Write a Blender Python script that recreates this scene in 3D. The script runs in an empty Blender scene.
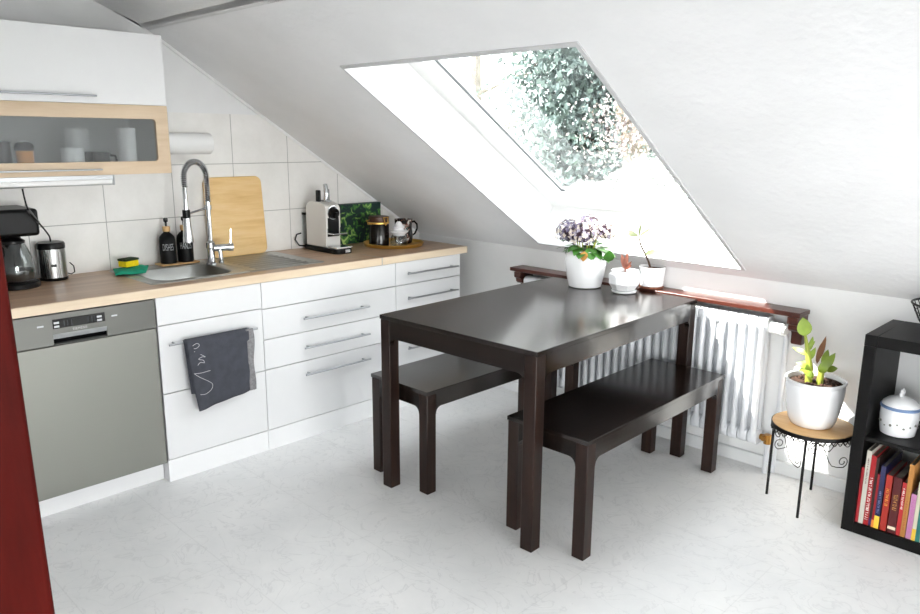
import bpy, bmesh, math, random
from mathutils import Vector, Matrix, Euler
random.seed(7)
PI = math.pi
SC = bpy.context.scene
COL = SC.collection

# ------------------------------------------------------------------ materials
def lin(c):
    return tuple((x/255/12.92 if x/255 <= .04045 else ((x/255+.055)/1.055)**2.4) for x in c) + (1.0,)

def new_mat(name):
    m = bpy.data.materials.new(name); m.use_nodes = True
    nt = m.node_tree
    return m, nt, nt.nodes['Principled BSDF']

def plain(name, c, rough=.5, metal=0.0, spec=.5, coat=0.0, trans=0.0, ior=1.45, var=.04, nscale=9, bump=0.0, bscale=60, emit=None):
    """one colour, slightly broken up by noise, optional fine bump"""
    m, nt, b = new_mat(name)
    L = nt.links.new
    tc = nt.nodes.new('ShaderNodeTexCoord')
    nz = nt.nodes.new('ShaderNodeTexNoise'); nz.inputs['Scale'].default_value = nscale; nz.inputs['Detail'].default_value = 4
    L(tc.outputs['Object'], nz.inputs['Vector'])
    rp = nt.nodes.new('ShaderNodeValToRGB')
    k = lin(c)
    rp.color_ramp.elements[0].color = tuple(x*(1-var) for x in k[:3]) + (1,)
    rp.color_ramp.elements[1].color = tuple(min(1, x*(1+var)) for x in k[:3]) + (1,)
    rp.color_ramp.elements[0].position = .35; rp.color_ramp.elements[1].position = .65
    L(nz.outputs['Fac'], rp.inputs['Fac']); L(rp.outputs['Color'], b.inputs['Base Color'])
    b.inputs['Roughness'].default_value = rough; b.inputs['Metallic'].default_value = metal
    b.inputs['Specular IOR Level'].default_value = spec; b.inputs['Coat Weight'].default_value = coat
    b.inputs['Transmission Weight'].default_value = trans; b.inputs['IOR'].default_value = ior
    if bump:
        n2 = nt.nodes.new('ShaderNodeTexNoise'); n2.inputs['Scale'].default_value = bscale; n2.inputs['Detail'].default_value = 3
        L(tc.outputs['Object'], n2.inputs['Vector'])
        bp = nt.nodes.new('ShaderNodeBump'); bp.inputs['Strength'].default_value = bump; bp.inputs['Distance'].default_value = .004
        L(n2.outputs['Fac'], bp.inputs['Height']); L(bp.outputs['Normal'], b.inputs['Normal'])
    return m

def wood(name, stops, axis=1, rough=.4, scale=14, stretch=18, bump=.15, spec=.5, seed=0.0):
    """grain running along one axis of the object"""
    m, nt, b = new_mat(name); L = nt.links.new
    tc = nt.nodes.new('ShaderNodeTexCoord'); mp = nt.nodes.new('ShaderNodeMapping')
    s = [1.0, 1.0, 1.0]; s[axis] = 1.0/stretch
    mp.inputs['Scale'].default_value = s; mp.inputs['Location'].default_value = (seed, seed*.7, seed*.3)
    L(tc.outputs['Object'], mp.inputs['Vector'])
    nz = nt.nodes.new('ShaderNodeTexNoise'); nz.inputs['Scale'].default_value = scale*3; nz.inputs['Detail'].default_value = 7
    nz.inputs['Roughness'].default_value = .62; nz.inputs['Distortion'].default_value = .35
    L(mp.outputs['Vector'], nz.inputs['Vector'])
    rp = nt.nodes.new('ShaderNodeValToRGB'); cr = rp.color_ramp
    while len(cr.elements) < len(stops): cr.elements.new(.5)
    for e, (p, c) in zip(cr.elements, stops):
        e.position = p; e.color = lin(c)
    L(nz.outputs['Fac'], rp.inputs['Fac']); L(rp.outputs['Color'], b.inputs['Base Color'])
    b.inputs['Roughness'].default_value = rough; b.inputs['Specular IOR Level'].default_value = spec
    bp = nt.nodes.new('ShaderNodeBump'); bp.inputs['Strength'].default_value = bump; bp.inputs['Distance'].default_value = .002
    L(nz.outputs['Fac'], bp.inputs['Height']); L(bp.outputs['Normal'], b.inputs['Normal'])
    return m

def tile_mat():
    """light stone tiles 32.4 x 25 cm with thin grey joints"""
    m, nt, b = new_mat('wall_tile'); L = nt.links.new
    tc = nt.nodes.new('ShaderNodeTexCoord'); sp = nt.nodes.new('ShaderNodeSeparateXYZ'); L(tc.outputs['Object'], sp.inputs[0])
    def joint(sock, off, per):
        a = nt.nodes.new('ShaderNodeMath'); a.operation = 'SUBTRACT'; L(sock, a.inputs[0]); a.inputs[1].default_value = off
        d = nt.nodes.new('ShaderNodeMath'); d.operation = 'DIVIDE'; L(a.outputs[0], d.inputs[0]); d.inputs[1].default_value = per
        f = nt.nodes.new('ShaderNodeMath'); f.operation = 'FRACT'; L(d.outputs[0], f.inputs[0])
        g = nt.nodes.new('ShaderNodeMath'); g.operation = 'LESS_THAN'; L(f.outputs[0], g.inputs[0]); g.inputs[1].default_value = .0035/per
        return g
    jy = joint(sp.outputs['Y'], .648-.324*20, .324); jz = joint(sp.outputs['Z'], 1.066-.25*20, .25)
    mx = nt.nodes.new('ShaderNodeMath'); mx.operation = 'MAXIMUM'; L(jy.outputs[0], mx.inputs[0]); L(jz.outputs[0], mx.inputs[1])
    nz = nt.nodes.new('ShaderNodeTexNoise'); nz.inputs['Scale'].default_value = 5; nz.inputs['Detail'].default_value = 8; nz.inputs['Roughness'].default_value = .7
    L(tc.outputs['Object'], nz.inputs['Vector'])
    rp = nt.nodes.new('ShaderNodeValToRGB')
    rp.color_ramp.elements[0].position = .3; rp.color_ramp.elements[0].color = lin((231, 229, 225))
    rp.color_ramp.elements[1].position = .7; rp.color_ramp.elements[1].color = lin((244, 242, 239))
    L(nz.outputs['Fac'], rp.inputs['Fac'])
    mix = nt.nodes.new('ShaderNodeMixRGB'); L(mx.outputs[0], mix.inputs['Fac']); L(rp.outputs['Color'], mix.inputs['Color1'])
    mix.inputs['Color2'].default_value = lin((168, 166, 163))
    L(mix.outputs['Color'], b.inputs['Base Color']); b.inputs['Roughness'].default_value = .35
    bp = nt.nodes.new('ShaderNodeBump'); bp.inputs['Strength'].default_value = .4; bp.inputs['Distance'].default_value = -.002
    L(mx.outputs[0], bp.inputs['Height']); L(bp.outputs['Normal'], b.inputs['Normal'])
    return m

def floor_mat():
    """pale vinyl with faint marbled scratches and very faint slab joints"""
    m, nt, b = new_mat('pale_vinyl'); L = nt.links.new
    tc = nt.nodes.new('ShaderNodeTexCoord')
    n1 = nt.nodes.new('ShaderNodeTexNoise'); n1.inputs['Scale'].default_value = 2.2; n1.inputs['Detail'].default_value = 9; n1.inputs['Roughness'].default_value = .68
    L(tc.outputs['Object'], n1.inputs['Vector'])
    n2 = nt.nodes.new('ShaderNodeTexNoise'); n2.inputs['Scale'].default_value = 6; n2.inputs['Detail'].default_value = 5; n2.inputs['Distortion'].default_value = 2.2
    L(tc.outputs['Object'], n2.inputs['Vector'])
    a = nt.nodes.new('ShaderNodeMath'); a.operation = 'SUBTRACT'; L(n2.outputs['Fac'], a.inputs[0]); a.inputs[1].default_value = .5
    ab = nt.nodes.new('ShaderNodeMath'); ab.operation = 'ABSOLUTE'; L(a.outputs[0], ab.inputs[0])
    vr = nt.nodes.new('ShaderNodeValToRGB'); vr.color_ramp.elements[0].position = 0; vr.color_ramp.elements[0].color = (1, 1, 1, 1)
    vr.color_ramp.elements[1].position = .02; vr.color_ramp.elements[1].color = (0, 0, 0, 1); L(ab.outputs[0], vr.inputs['Fac'])
    rp = nt.nodes.new('ShaderNodeValToRGB')
    rp.color_ramp.elements[0].position = .32; rp.color_ramp.elements[0].color = lin((226, 226, 226))
    rp.color_ramp.elements[1].position = .68; rp.color_ramp.elements[1].color = lin((240, 239, 238))
    L(n1.outputs['Fac'], rp.inputs['Fac'])
    mix = nt.nodes.new('ShaderNodeMixRGB'); mix.blend_type = 'MULTIPLY'
    mv = nt.nodes.new('ShaderNodeMath'); mv.operation = 'MULTIPLY'; L(vr.outputs['Color'], mv.inputs[0]); L(n1.outputs['Fac'], mv.inputs[1])
    mw = nt.nodes.new('ShaderNodeMath'); mw.operation = 'MULTIPLY'; L(mv.outputs[0], mw.inputs[0]); mw.inputs[1].default_value = .45
    L(mw.outputs[0], mix.inputs['Fac'])
    L(rp.outputs['Color'], mix.inputs['Color1']); mix.inputs['Color2'].default_value = lin((190, 190, 192))
    br = nt.nodes.new('ShaderNodeTexBrick'); br.offset = .5
    br.inputs['Scale'].default_value = 1.0; br.inputs['Brick Width'].default_value = .9; br.inputs['Row Height'].default_value = .45
    br.inputs['Mortar Size'].default_value = .0022; br.inputs['Color1'].default_value = (1, 1, 1, 1); br.inputs['Color2'].default_value = (.985, .985, .985, 1)
    br.inputs['Mortar'].default_value = (.93, .93, .93, 1)
    L(tc.outputs['Object'], br.inputs['Vector'])
    m2 = nt.nodes.new('ShaderNodeMixRGB'); m2.blend_type = 'MULTIPLY'; m2.inputs['Fac'].default_value = 1
    L(mix.outputs['Color'], m2.inputs['Color1']); L(br.outputs['Color'], m2.inputs['Color2'])
    L(m2.outputs['Color'], b.inputs['Base Color']); b.inputs['Roughness'].default_value = .42
    return m

def brushed(name, c, rough=.32, axis=1, metal=1.0, stretch=60, amount=.12):
    m, nt, b = new_mat(name); L = nt.links.new
    tc = nt.nodes.new('ShaderNodeTexCoord'); mp = nt.nodes.new('ShaderNodeMapping')
    s = [1., 1., 1.]; s[axis] = 1./stretch; mp.inputs['Scale'].default_value = s
    L(tc.outputs['Object'], mp.inputs['Vector'])
    nz = nt.nodes.new('ShaderNodeTexNoise'); nz.inputs['Scale'].default_value = 220; nz.inputs['Detail'].default_value = 3
    L(mp.outputs['Vector'], nz.inputs['Vector'])
    mr = nt.nodes.new('ShaderNodeMapRange'); mr.inputs['To Min'].default_value = rough-amount/2; mr.inputs['To Max'].default_value = rough+amount/2
    L(nz.outputs['Fac'], mr.inputs['Value']); L(mr.outputs['Result'], b.inputs['Roughness'])
    b.inputs['Base Color'].default_value = lin(c); b.inputs['Metallic'].default_value = metal
    return m

def pane_mat(name, f0=.06, tint=(.97, .985, .985)):
    """window pane: lets light straight through, mirrors by Fresnel"""
    m = bpy.data.materials.new(name); m.use_nodes = True; nt = m.node_tree; L = nt.links.new
    nt.nodes.clear()
    out = nt.nodes.new('ShaderNodeOutputMaterial'); mx = nt.nodes.new('ShaderNodeMixShader')
    tr = nt.nodes.new('ShaderNodeBsdfTransparent'); tr.inputs['Color'].default_value = tint + (1,)
    gl = nt.nodes.new('ShaderNodeBsdfGlossy'); gl.inputs['Roughness'].default_value = .0
    lw = nt.nodes.new('ShaderNodeLayerWeight'); lw.inputs['Blend'].default_value = .5
    pw = nt.nodes.new('ShaderNodeMath'); pw.operation = 'POWER'; L(lw.outputs['Facing'], pw.inputs[0]); pw.inputs[1].default_value = 5
    ml = nt.nodes.new('ShaderNodeMath'); ml.operation = 'MULTIPLY_ADD'; L(pw.outputs[0], ml.inputs[0]); ml.inputs[1].default_value = 1-f0; ml.inputs[2].default_value = f0
    L(ml.outputs[0], mx.inputs['Fac']); L(tr.outputs[0], mx.inputs[1]); L(gl.outputs[0], mx.inputs[2]); L(mx.outputs[0], out.inputs['Surface'])
    return m

def pattern_mat(name, base, spots, scale=14, thr=.5, rough=.5):
    m, nt, b = new_mat(name); L = nt.links.new
    tc = nt.nodes.new('ShaderNodeTexCoord')
    nz = nt.nodes.new('ShaderNodeTexNoise'); nz.inputs['Scale'].default_value = scale; nz.inputs['Detail'].default_value = 5; nz.inputs['Distortion'].default_value = 1.2
    L(tc.outputs['Object'], nz.inputs['Vector'])
    rp = nt.nodes.new('ShaderNodeValToRGB'); cr = rp.color_ramp
    cr.elements[0].position = 0; cr.elements[0].color = lin(base)
    cr.elements[1].position = thr; cr.elements[1].color = lin(base)
    for i, c in enumerate(spots):
        e = cr.elements.new(min(.99, thr+.03+.07*i)); e.color = lin(c)
    L(nz.outputs['Fac'], rp.inputs['Fac']); L(rp.outputs['Color'], b.inputs['Base Color']); b.inputs['Roughness'].default_value = rough
    return m

M = {}
M['wall'] = plain('white_wall_paint', (236, 236, 236), .9, var=.012, bump=.25, bscale=45)
M['slope'] = plain('white_textured_ceiling', (243, 243, 244), .9, var=.02, nscale=4, bump=.6, bscale=34)
M['lining'] = plain('white_lining', (243, 243, 243), .55, var=.01)
M['tile'] = tile_mat()
M['floor'] = floor_mat()
M['baseboard'] = plain('white_baseboard', (228, 229, 230), .5, var=.015)
M['upvc'] = plain('white_window_plastic', (244, 244, 244), .35, var=.008)
M['gasket'] = plain('grey_gasket', (92, 94, 97), .6)
M['edge'] = plain('edge_shade_grey', (206, 206, 207), .7, var=.01)
M['pane'] = pane_mat('window_pane', .10)
M['gap_shade'] = plain('grey_gap_shade', (150, 148, 142), .7)
M['redwood'] = wood('red_brown_door_frame', [(.3, (60, 9, 5)), (.55, (74, 12, 7)), (.75, (86, 20, 12))], axis=2, rough=.55, scale=6, stretch=7, bump=.05, spec=.08)
M['front'] = plain('white_cabinet_front', (224, 224, 225), .38, var=.008)
M['upfront'] = plain('white_wall_cabinet_front', (240, 240, 241), .4, var=.008)
M['carcass'] = plain('white_carcass', (222, 222, 223), .5, var=.01)
M['plinth'] = plain('white_plinth', (232, 232, 233), .5, var=.01)
M['oak'] = wood('oak_worktop', [(.25, (150, 118, 94)), (.45, (178, 146, 118)), (.6, (192, 162, 134)), (.8, (205, 178, 150))], axis=1, rough=.33, scale=7, stretch=16, bump=.06)
M['oakedge'] = wood('light_oak_edge', [(.25, (210, 187, 158)), (.5, (222, 203, 176)), (.8, (230, 214, 192))], axis=1, rough=.45, scale=8, stretch=14, bump=.05)
M['oakdoor'] = wood('light_oak_frame', [(.25, (196, 170, 140)), (.5, (212, 189, 160)), (.8, (222, 203, 178))], axis=1, rough=.45, scale=9, stretch=12, bump=.06)
M['steel'] = brushed('brushed_steel', (176, 177, 174), .34, axis=1)
M['dwsteel'] = brushed('dishwasher_steel', (140, 140, 134), .42, axis=1, metal=.75)
M['dwpanel'] = brushed('dishwasher_panel_steel', (112, 112, 108), .42, axis=1, metal=.75)
M['steelv'] = brushed('brushed_steel_body', (185, 185, 184), .28, axis=2)
M['chrome'] = plain('chrome', (205, 207, 210), .08, metal=1.0, var=.01)
M['handle'] = brushed('handle_steel', (172, 174, 178), .34, axis=1)
M['alu'] = plain('aluminium', (188, 190, 192), .32, metal=.8, var=.02)
M['black'] = plain('black_plastic', (11, 11, 12), .32, spec=.28, var=.1)
M['blackmatt'] = plain('matt_black', (14, 14, 15), .5, spec=.22, var=.1)
M['display'] = plain('black_display', (10, 10, 12), .12)
M['button'] = plain('pale_button', (205, 208, 210), .4)
M['brandgrey'] = plain('pale_lettering', (190, 190, 186), .5)
M['frost'] = plain('frosted_glass', (228, 231, 231), .27, trans=.92, ior=1.3, var=.01)
M['dark'] = wood('dark_brown_ash', [(.3, (14, 9, 7)), (.5, (22, 15, 12)), (.75, (36, 25, 20))], axis=1, rough=.17, scale=11, stretch=26, bump=.1, spec=.55)
M['darkleg'] = wood('dark_brown_ash_legs', [(.3, (20, 11, 8)), (.5, (32, 18, 13)), (.75, (48, 30, 22))], axis=2, rough=.36, scale=11, stretch=16, bump=.04, spec=.28)
M['mahogany'] = wood('red_brown_shelf', [(.3, (52, 22, 16)), (.5, (70, 32, 23)), (.75, (90, 44, 32))], axis=0, rough=.3, scale=8, stretch=14, bump=.1)
M['radiator'] = plain('white_radiator_enamel', (226, 228, 232), .3, var=.02)
M['brass'] = plain('brass', (176, 128, 66), .3, metal=1.0)
M['gold'] = plain('gold_metal', (244, 200, 112), .4, metal=1.0, var=.03)
M['whitepot'] = plain('white_ceramic', (238, 238, 240), .16, var=.01)
M['soil'] = plain('potting_soil', (62, 42, 32), .95, var=.6, nscale=90, bump=1.0, bscale=120)
M['leaf'] = plain('green_leaf', (62, 112, 40), .42, var=.3, nscale=18)
M['leaflight'] = plain('yellow_green_leaf', (124, 146, 46), .45, var=.25, nscale=16)
M['leafpale'] = plain('pale_leaf', (84, 92, 58), .5, var=.2, nscale=16)
M['stemgreen'] = plain('green_stem', (150, 160, 60), .5, var=.2)
M['dryleaf'] = plain('reddish_brown_leaf', (104, 58, 44), .6, var=.3, nscale=20)
M['twig'] = plain('brown_stem', (62, 42, 30), .7, var=.2)
M['petal1'] = plain('purple_petal', (92, 82, 108), .6, var=.3, nscale=30)
M['petal2'] = plain('cream_petal', (222, 208, 196), .6, var=.15, nscale=30)
M['petal3'] = plain('plum_petal', (66, 44, 58), .6, var=.3, nscale=30)
M['petal4'] = plain('lilac_petal', (150, 142, 158), .6, var=.2, nscale=30)
M['terracotta'] = plain('terracotta', (122, 72, 54), .7)
M['paper'] = plain('white_paper', (246, 246, 245), .85, var=.01, bump=.15, bscale=120)
M['bamboo'] = wood('bamboo_board', [(.25, (206, 160, 94)), (.5, (228, 190, 128)), (.75, (238, 206, 150))], axis=1, rough=.4, scale=10, stretch=9, bump=.06)
M['lightwood'] = wood('light_wood', [(.25, (186, 140, 88)), (.5, (208, 166, 112)), (.75, (222, 186, 136))], axis=0, rough=.45, scale=9, stretch=9, bump=.05)
M['sponge'] = plain('yellow_sponge', (240, 212, 22), .9, var=.08, nscale=80, bump=.8, bscale=150)
M['scour'] = plain('dark_green_scourer', (44, 58, 34), .95, var=.3, nscale=80, bump=1, bscale=160)
M['greencloth'] = plain('teal_green_cloth', (26, 158, 124), .85, var=.1, nscale=60, bump=.4, bscale=160)
M['towel'] = plain('slate_grey_cloth', (66, 68, 76), .95, var=.12, nscale=26, bump=.6, bscale=260)
M['fringe'] = plain('grey_cloth_edge', (132, 130, 132), .95, var=.2, nscale=90, bump=.8, bscale=260)
M['script'] = plain('pale_grey_print', (190, 190, 190), .8)
M['glass'] = plain('clear_glass', (255, 255, 255), .02, trans=1.0, ior=1.45, var=0)
M['thin'] = pane_mat('thin_glass', .06, (.86, .88, .88))
M['smoke'] = plain('grey_glass', (150, 154, 156), .04, trans=.92, ior=1.45, var=0)
M['coffee'] = plain('dark_coffee', (16, 10, 8), .2)
M['cream'] = plain('off_white_gloss', (228, 225, 220), .28, var=.01)
M['greenbox'] = pattern_mat('dark_green_leaf_print', (14, 42, 40), [(30, 84, 44), (92, 142, 62), (168, 192, 112)], 24, .5, .5)
M['brown'] = plain('brown_band', (72, 44, 30), .4)
M['mugprint'] = pattern_mat('black_white_copper_print', (26, 25, 26), [(120, 64, 40), (200, 196, 190), (226, 224, 220)], 22, .52, .2)
M['shelfblack'] = wood('black_brown_laminate', [(.3, (11, 10, 10)), (.6, (15, 14, 14)), (.8, (20, 19, 18))], axis=2, rough=.45, scale=9, stretch=14, bump=.03, spec=.16)
M['bluerim'] = plain('blue_rim', (112, 136, 176), .3)
M['dotgrey'] = plain('grey_motif', (120, 122, 112), .5)
M['wire'] = plain('black_wire', (24, 22, 22), .4, metal=.4)
M['fruit'] = plain('orange_brown_skin', (128, 66, 30), .45, var=.3, nscale=22)
M['pages'] = plain('book_pages', (122, 118, 110), .9, var=.1, nscale=60)
M['bark'] = plain('tree_bark', (116, 106, 96), .9, var=.3, nscale=8, bump=.8, bscale=14)
M['fol1'] = plain('blue_green_foliage', (110, 124, 120), 1.0, spec=.0, var=.35, nscale=2)
M['fol2'] = plain('dark_green_foliage', (94, 108, 106), 1.0, spec=.0, var=.35, nscale=2)
M['fol3'] = plain('pale_pink_leaf', (186, 172, 172), .9, spec=.1, var=.2, nscale=4)
M['grass'] = plain('grass', (120, 140, 90), .95, var=.2, nscale=1)

# ------------------------------------------------------------------ mesh builder
class MB:
    def __init__(s):
        s.bm = bmesh.new(); s.mi = 0
    def _f(s, vs):
        try:
            f = s.bm.faces.new(vs); f.material_index = s.mi; return f
        except ValueError:
            return None
    def poly(s, pts):
        return s._f([s.bm.verts.new(p) for p in pts])
    def box(s, x0, x1, y0, y1, z0, z1, rot=None, org=None):
        P = [(x0,y0,z0),(x1,y0,z0),(x1,y1,z0),(x0,y1,z0),(x0,y0,z1),(x1,y0,z1),(x1,y1,z1),(x0,y1,z1)]
        if rot is not None:
            o = Vector(org or (0,0,0)); P = [rot @ (Vector(p)-o) + o for p in P]
        v = [s.bm.verts.new(p) for p in P]
        for q in ((0,3,2,1),(4,5,6,7),(0,1,5,4),(1,2,6,5),(2,3,7,6),(3,0,4,7)): s._f([v[i] for i in q])
        return s
    def loft(s, loops, cap0=True, cap1=True, closed=True):
        R = [[s.bm.verts.new(p) for p in l] for l in loops]
        n = len(R[0])
        for a, b in zip(R, R[1:]):
            for i in range(n if closed else n-1):
                j = (i+1) % n; s._f([a[i], a[j], b[j], b[i]])
        if cap0: s._f(list(reversed(R[0])))
        if cap1: s._f(R[-1])
        return s
    def lathe(s, prof, c=(0,0), seg=32, cap0=True, cap1=True, tilt=None, org=None, ry=1.0):
        loops = []
        for r, z in prof:
            l = [Vector((c[0]+r*math.cos(2*PI*i/seg), c[1]+ry*r*math.sin(2*PI*i/seg), z)) for i in range(seg)]
            if tilt is not None: l = [tilt @ (p-Vector(org)) + Vector(org) for p in l]
            loops.append(l)
        return s.loft(loops, cap0, cap1)
    def cyl(s, p0, p1, r0, r1=None, seg=16, cap=True):
        r1 = r0 if r1 is None else r1
        return s.tube([p0, p1], [r0, r1], seg, cap)
    def tube(s, pts, r, seg=8, cap=True, closed=False):
        pts = [Vector(p) for p in pts]; n = len(pts)
        rr = r if isinstance(r, (list, tuple)) else [r]*n
        loops = []; up = None
        for i, p in enumerate(pts):
            if closed: t = pts[(i+1) % n]-pts[i-1]
            else: t = (pts[min(i+1, n-1)]-pts[max(i-1, 0)])
            if t.length < 1e-9: t = Vector((0,0,1))
            t.normalize()
            if up is None:
                up = Vector((0,0,1)) if abs(t.z) < .9 else Vector((1,0,0))
            a = t.cross(up)
            if a.length < 1e-6: a = t.cross(Vector((0,1,0)))
            a.normalize(); b = a.cross(t).normalized(); up = b
            loops.append([p + a*(rr[i]*math.cos(2*PI*k/seg)) + b*(rr[i]*math.sin(2*PI*k/seg)) for k in range(seg)])
        if closed:
            loops.append(loops[0])
            return s.loft(loops, False, False)
        return s.loft(loops, cap, cap)
    def sphere(s, c, r, seg=14, rings=8, sx=1, sy=1, sz=1):
        prof = []
        loops = []
        for i in range(1, rings):
            a = -PI/2 + PI*i/rings
            loops.append([(c[0]+sx*r*math.cos(a)*math.cos(2*PI*k/seg), c[1]+sy*r*math.cos(a)*math.sin(2*PI*k/seg), c[2]+sz*r*math.sin(a)) for k in range(seg)])
        return s.loft(loops)
    def prism(s, poly, axis, a0, a1):
        """poly: 2D points in the two other axes (in order x,y,z minus axis); extruded along axis"""
        def P(u, v, w):
            return {'x': (w, u, v), 'y': (u, w, v), 'z': (u, v, w)}[axis]
        return s.loft([[P(u, v, a0) for u, v in poly], [P(u, v, a1) for u, v in poly]])
    def leaf(s, base, d, length, width, bend=.3, up=(0,0,1), fold=.12, n=6, tip=1.0):
        base = Vector(base); d = Vector(d).normalized(); u = Vector(up)
        side = d.cross(u)
        if side.length < 1e-4: side = Vector((1,0,0))
        side.normalize(); nrm = side.cross(d).normalized()
        L, Cc, R = [], [], []
        for i in range(n+1):
            t = i/n
            w = width*.5*(math.sin(PI*min(1, t**.8))**.8 if 0 < t < 1 else .02)
            p = base + d*(length*t*(1-.25*bend*t)) - nrm*(bend*length*t*t)
            Cc.append(s.bm.verts.new(p)); L.append(s.bm.verts.new(p+side*w+nrm*(fold*w))); R.append(s.bm.verts.new(p-side*w+nrm*(fold*w)))
        for i in range(n):
            s._f([L[i], Cc[i], Cc[i+1], L[i+1]]); s._f([Cc[i], R[i], R[i+1], Cc[i+1]])
        return s
    def build(s, name, mats, parent=None, loc=None, bevel=0, smooth=True, angle=35, seg=2, solid=0):
        me = bpy.data.meshes.new(name)
        bmesh.ops.recalc_face_normals(s.bm, faces=s.bm.faces[:])
        s.bm.to_mesh(me); s.bm.free()
        if not isinstance(mats, (list, tuple)): mats = [mats]
        for k in mats: me.materials.append(M[k] if isinstance(k, str) else k)
        if smooth:
            me.polygons.foreach_set('use_smooth', [True]*len(me.polygons)); me.set_sharp_from_angle(angle=math.radians(angle))
        o = bpy.data.objects.new(name, me); COL.objects.link(o)
        if parent: o.parent = parent
        if loc: o.location = loc
        if solid:
            sm = o.modifiers.new('thick', 'SOLIDIFY'); sm.thickness = solid; sm.offset = 0
        if bevel:
            b = o.modifiers.new('bevel', 'BEVEL'); b.width = bevel; b.segments = seg; b.limit_method = 'ANGLE'; b.angle_limit = math.radians(40)
            b.harden_normals = False
        return o

def tag(o, label, cat, group=None, kind=None):
    o['label'] = label; o['category'] = cat
    if group: o['group'] = group
    if kind: o['kind'] = kind
    return o
def thing(name, label, cat, loc=(0,0,0), rotz=0, group=None):
    o = bpy.data.objects.new(name, None); COL.objects.link(o); o.location = loc; o.rotation_euler = (0,0,rotz)
    o.empty_display_size = .1
    return tag(o, label, cat, group)
def struct(o, label=None):
    o['kind'] = 'structure'
    if label: o['label'] = label
    return o
def dup(o, parent=None):
    c = o.copy(); COL.objects.link(c); c.parent = parent
    for ch in list(o.children): dup(ch, c)
    return c
def rrect(x0, x1, y0, y1, r, z, n=6):
    pts = []
    for (cx, cy, a0) in ((x1-r, y1-r, 0), (x0+r, y1-r, PI/2), (x0+r, y0+r, PI), (x1-r, y0+r, 3*PI/2)):
        for i in range(n+1):
            a = a0 + PI/2*i/n; pts.append((cx+r*math.cos(a), cy+r*math.sin(a), z))
    return pts
def text_mesh(body, size, mat, name, parent, matrix, spacing=1.0, bold=0.0):
    cu = bpy.data.curves.new(name, 'FONT'); cu.body = body; cu.size = size; cu.align_x = 'CENTER'; cu.align_y = 'CENTER'
    cu.extrude = .0004; cu.space_character = spacing; cu.offset = bold
    t = bpy.data.objects.new(name, cu); COL.objects.link(t)
    dg = bpy.context.evaluated_depsgraph_get()
    me = bpy.data.meshes.new_from_object(t.evaluated_get(dg))
    bpy.data.objects.remove(t); me.name = name; me.materials.clear(); me.materials.append(M[mat])
    me.transform(matrix)
    o = bpy.data.objects.new(name, me); COL.objects.link(o); o.parent = parent
    return o
def fx(loc, up=(0,0,1), right=(0,1,0)):
    """matrix placing text on a plane: right, up, normal"""
    r = Vector(right).normalized(); u = Vector(up).normalized(); n = r.cross(u)
    m = Matrix((r, u, n)).transposed().to_4x4(); m.translation = Vector(loc); return m

def smooth_path(P, n=8):
    out = []
    for i in range(len(P)-1):
        p0, p1, p2, p3 = P[max(0, i-1)], P[i], P[i+1], P[min(len(P)-1, i+2)]
        for k in range(n):
            s_ = k/n
            out.append(tuple(.5*((2*p1[d])+(-p0[d]+p2[d])*s_+(2*p0[d]-5*p1[d]+4*p2[d]-p3[d])*s_**2+(-p0[d]+3*p1[d]-3*p2[d]+p3[d])*s_**3) for d in range(len(p1))))
    out.append(P[-1]); return out

# ------------------------------------------------------------------ room
WX, KY, TH = .02, 2.575, math.atan(.643)      # gable wall, knee wall, roof pitch
RX, BY = 9.5, -6.5                            # right wall, rear wall
CT, ST = math.cos(TH), math.sin(TH)
def zs(y): return 2.512 - .643*y
Y0 = 1.22; Z0 = zs(Y0)
def SL(x, s, n=0.0): return (x, Y0 + s*CT + n*ST, Z0 - s*ST + n*CT)
FLATZ = 2.32
YF = (2.512-FLATZ)/.643

m = MB(); m.box(-.2, RX+.2, BY-.2, KY+.2, -.12, 0)
struct(m.build('floor', 'floor', smooth=False), 'pale grey marbled vinyl floor')
m = MB(); m.prism([(BY-.2, 0), (KY+.2, 0), (KY+.2, zs(KY+.2)), (YF, FLATZ), (BY-.2, FLATZ)], 'x', WX-.2, WX)
struct(m.build('wall_left', 'wall', smooth=False), 'white gable wall behind the kitchen units')
m = MB(); m.box(WX, RX, KY, KY+.2, 0, zs(KY)); struct(m.build('wall_back', 'wall', smooth=False), 'low white wall under the roof slope')
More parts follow.
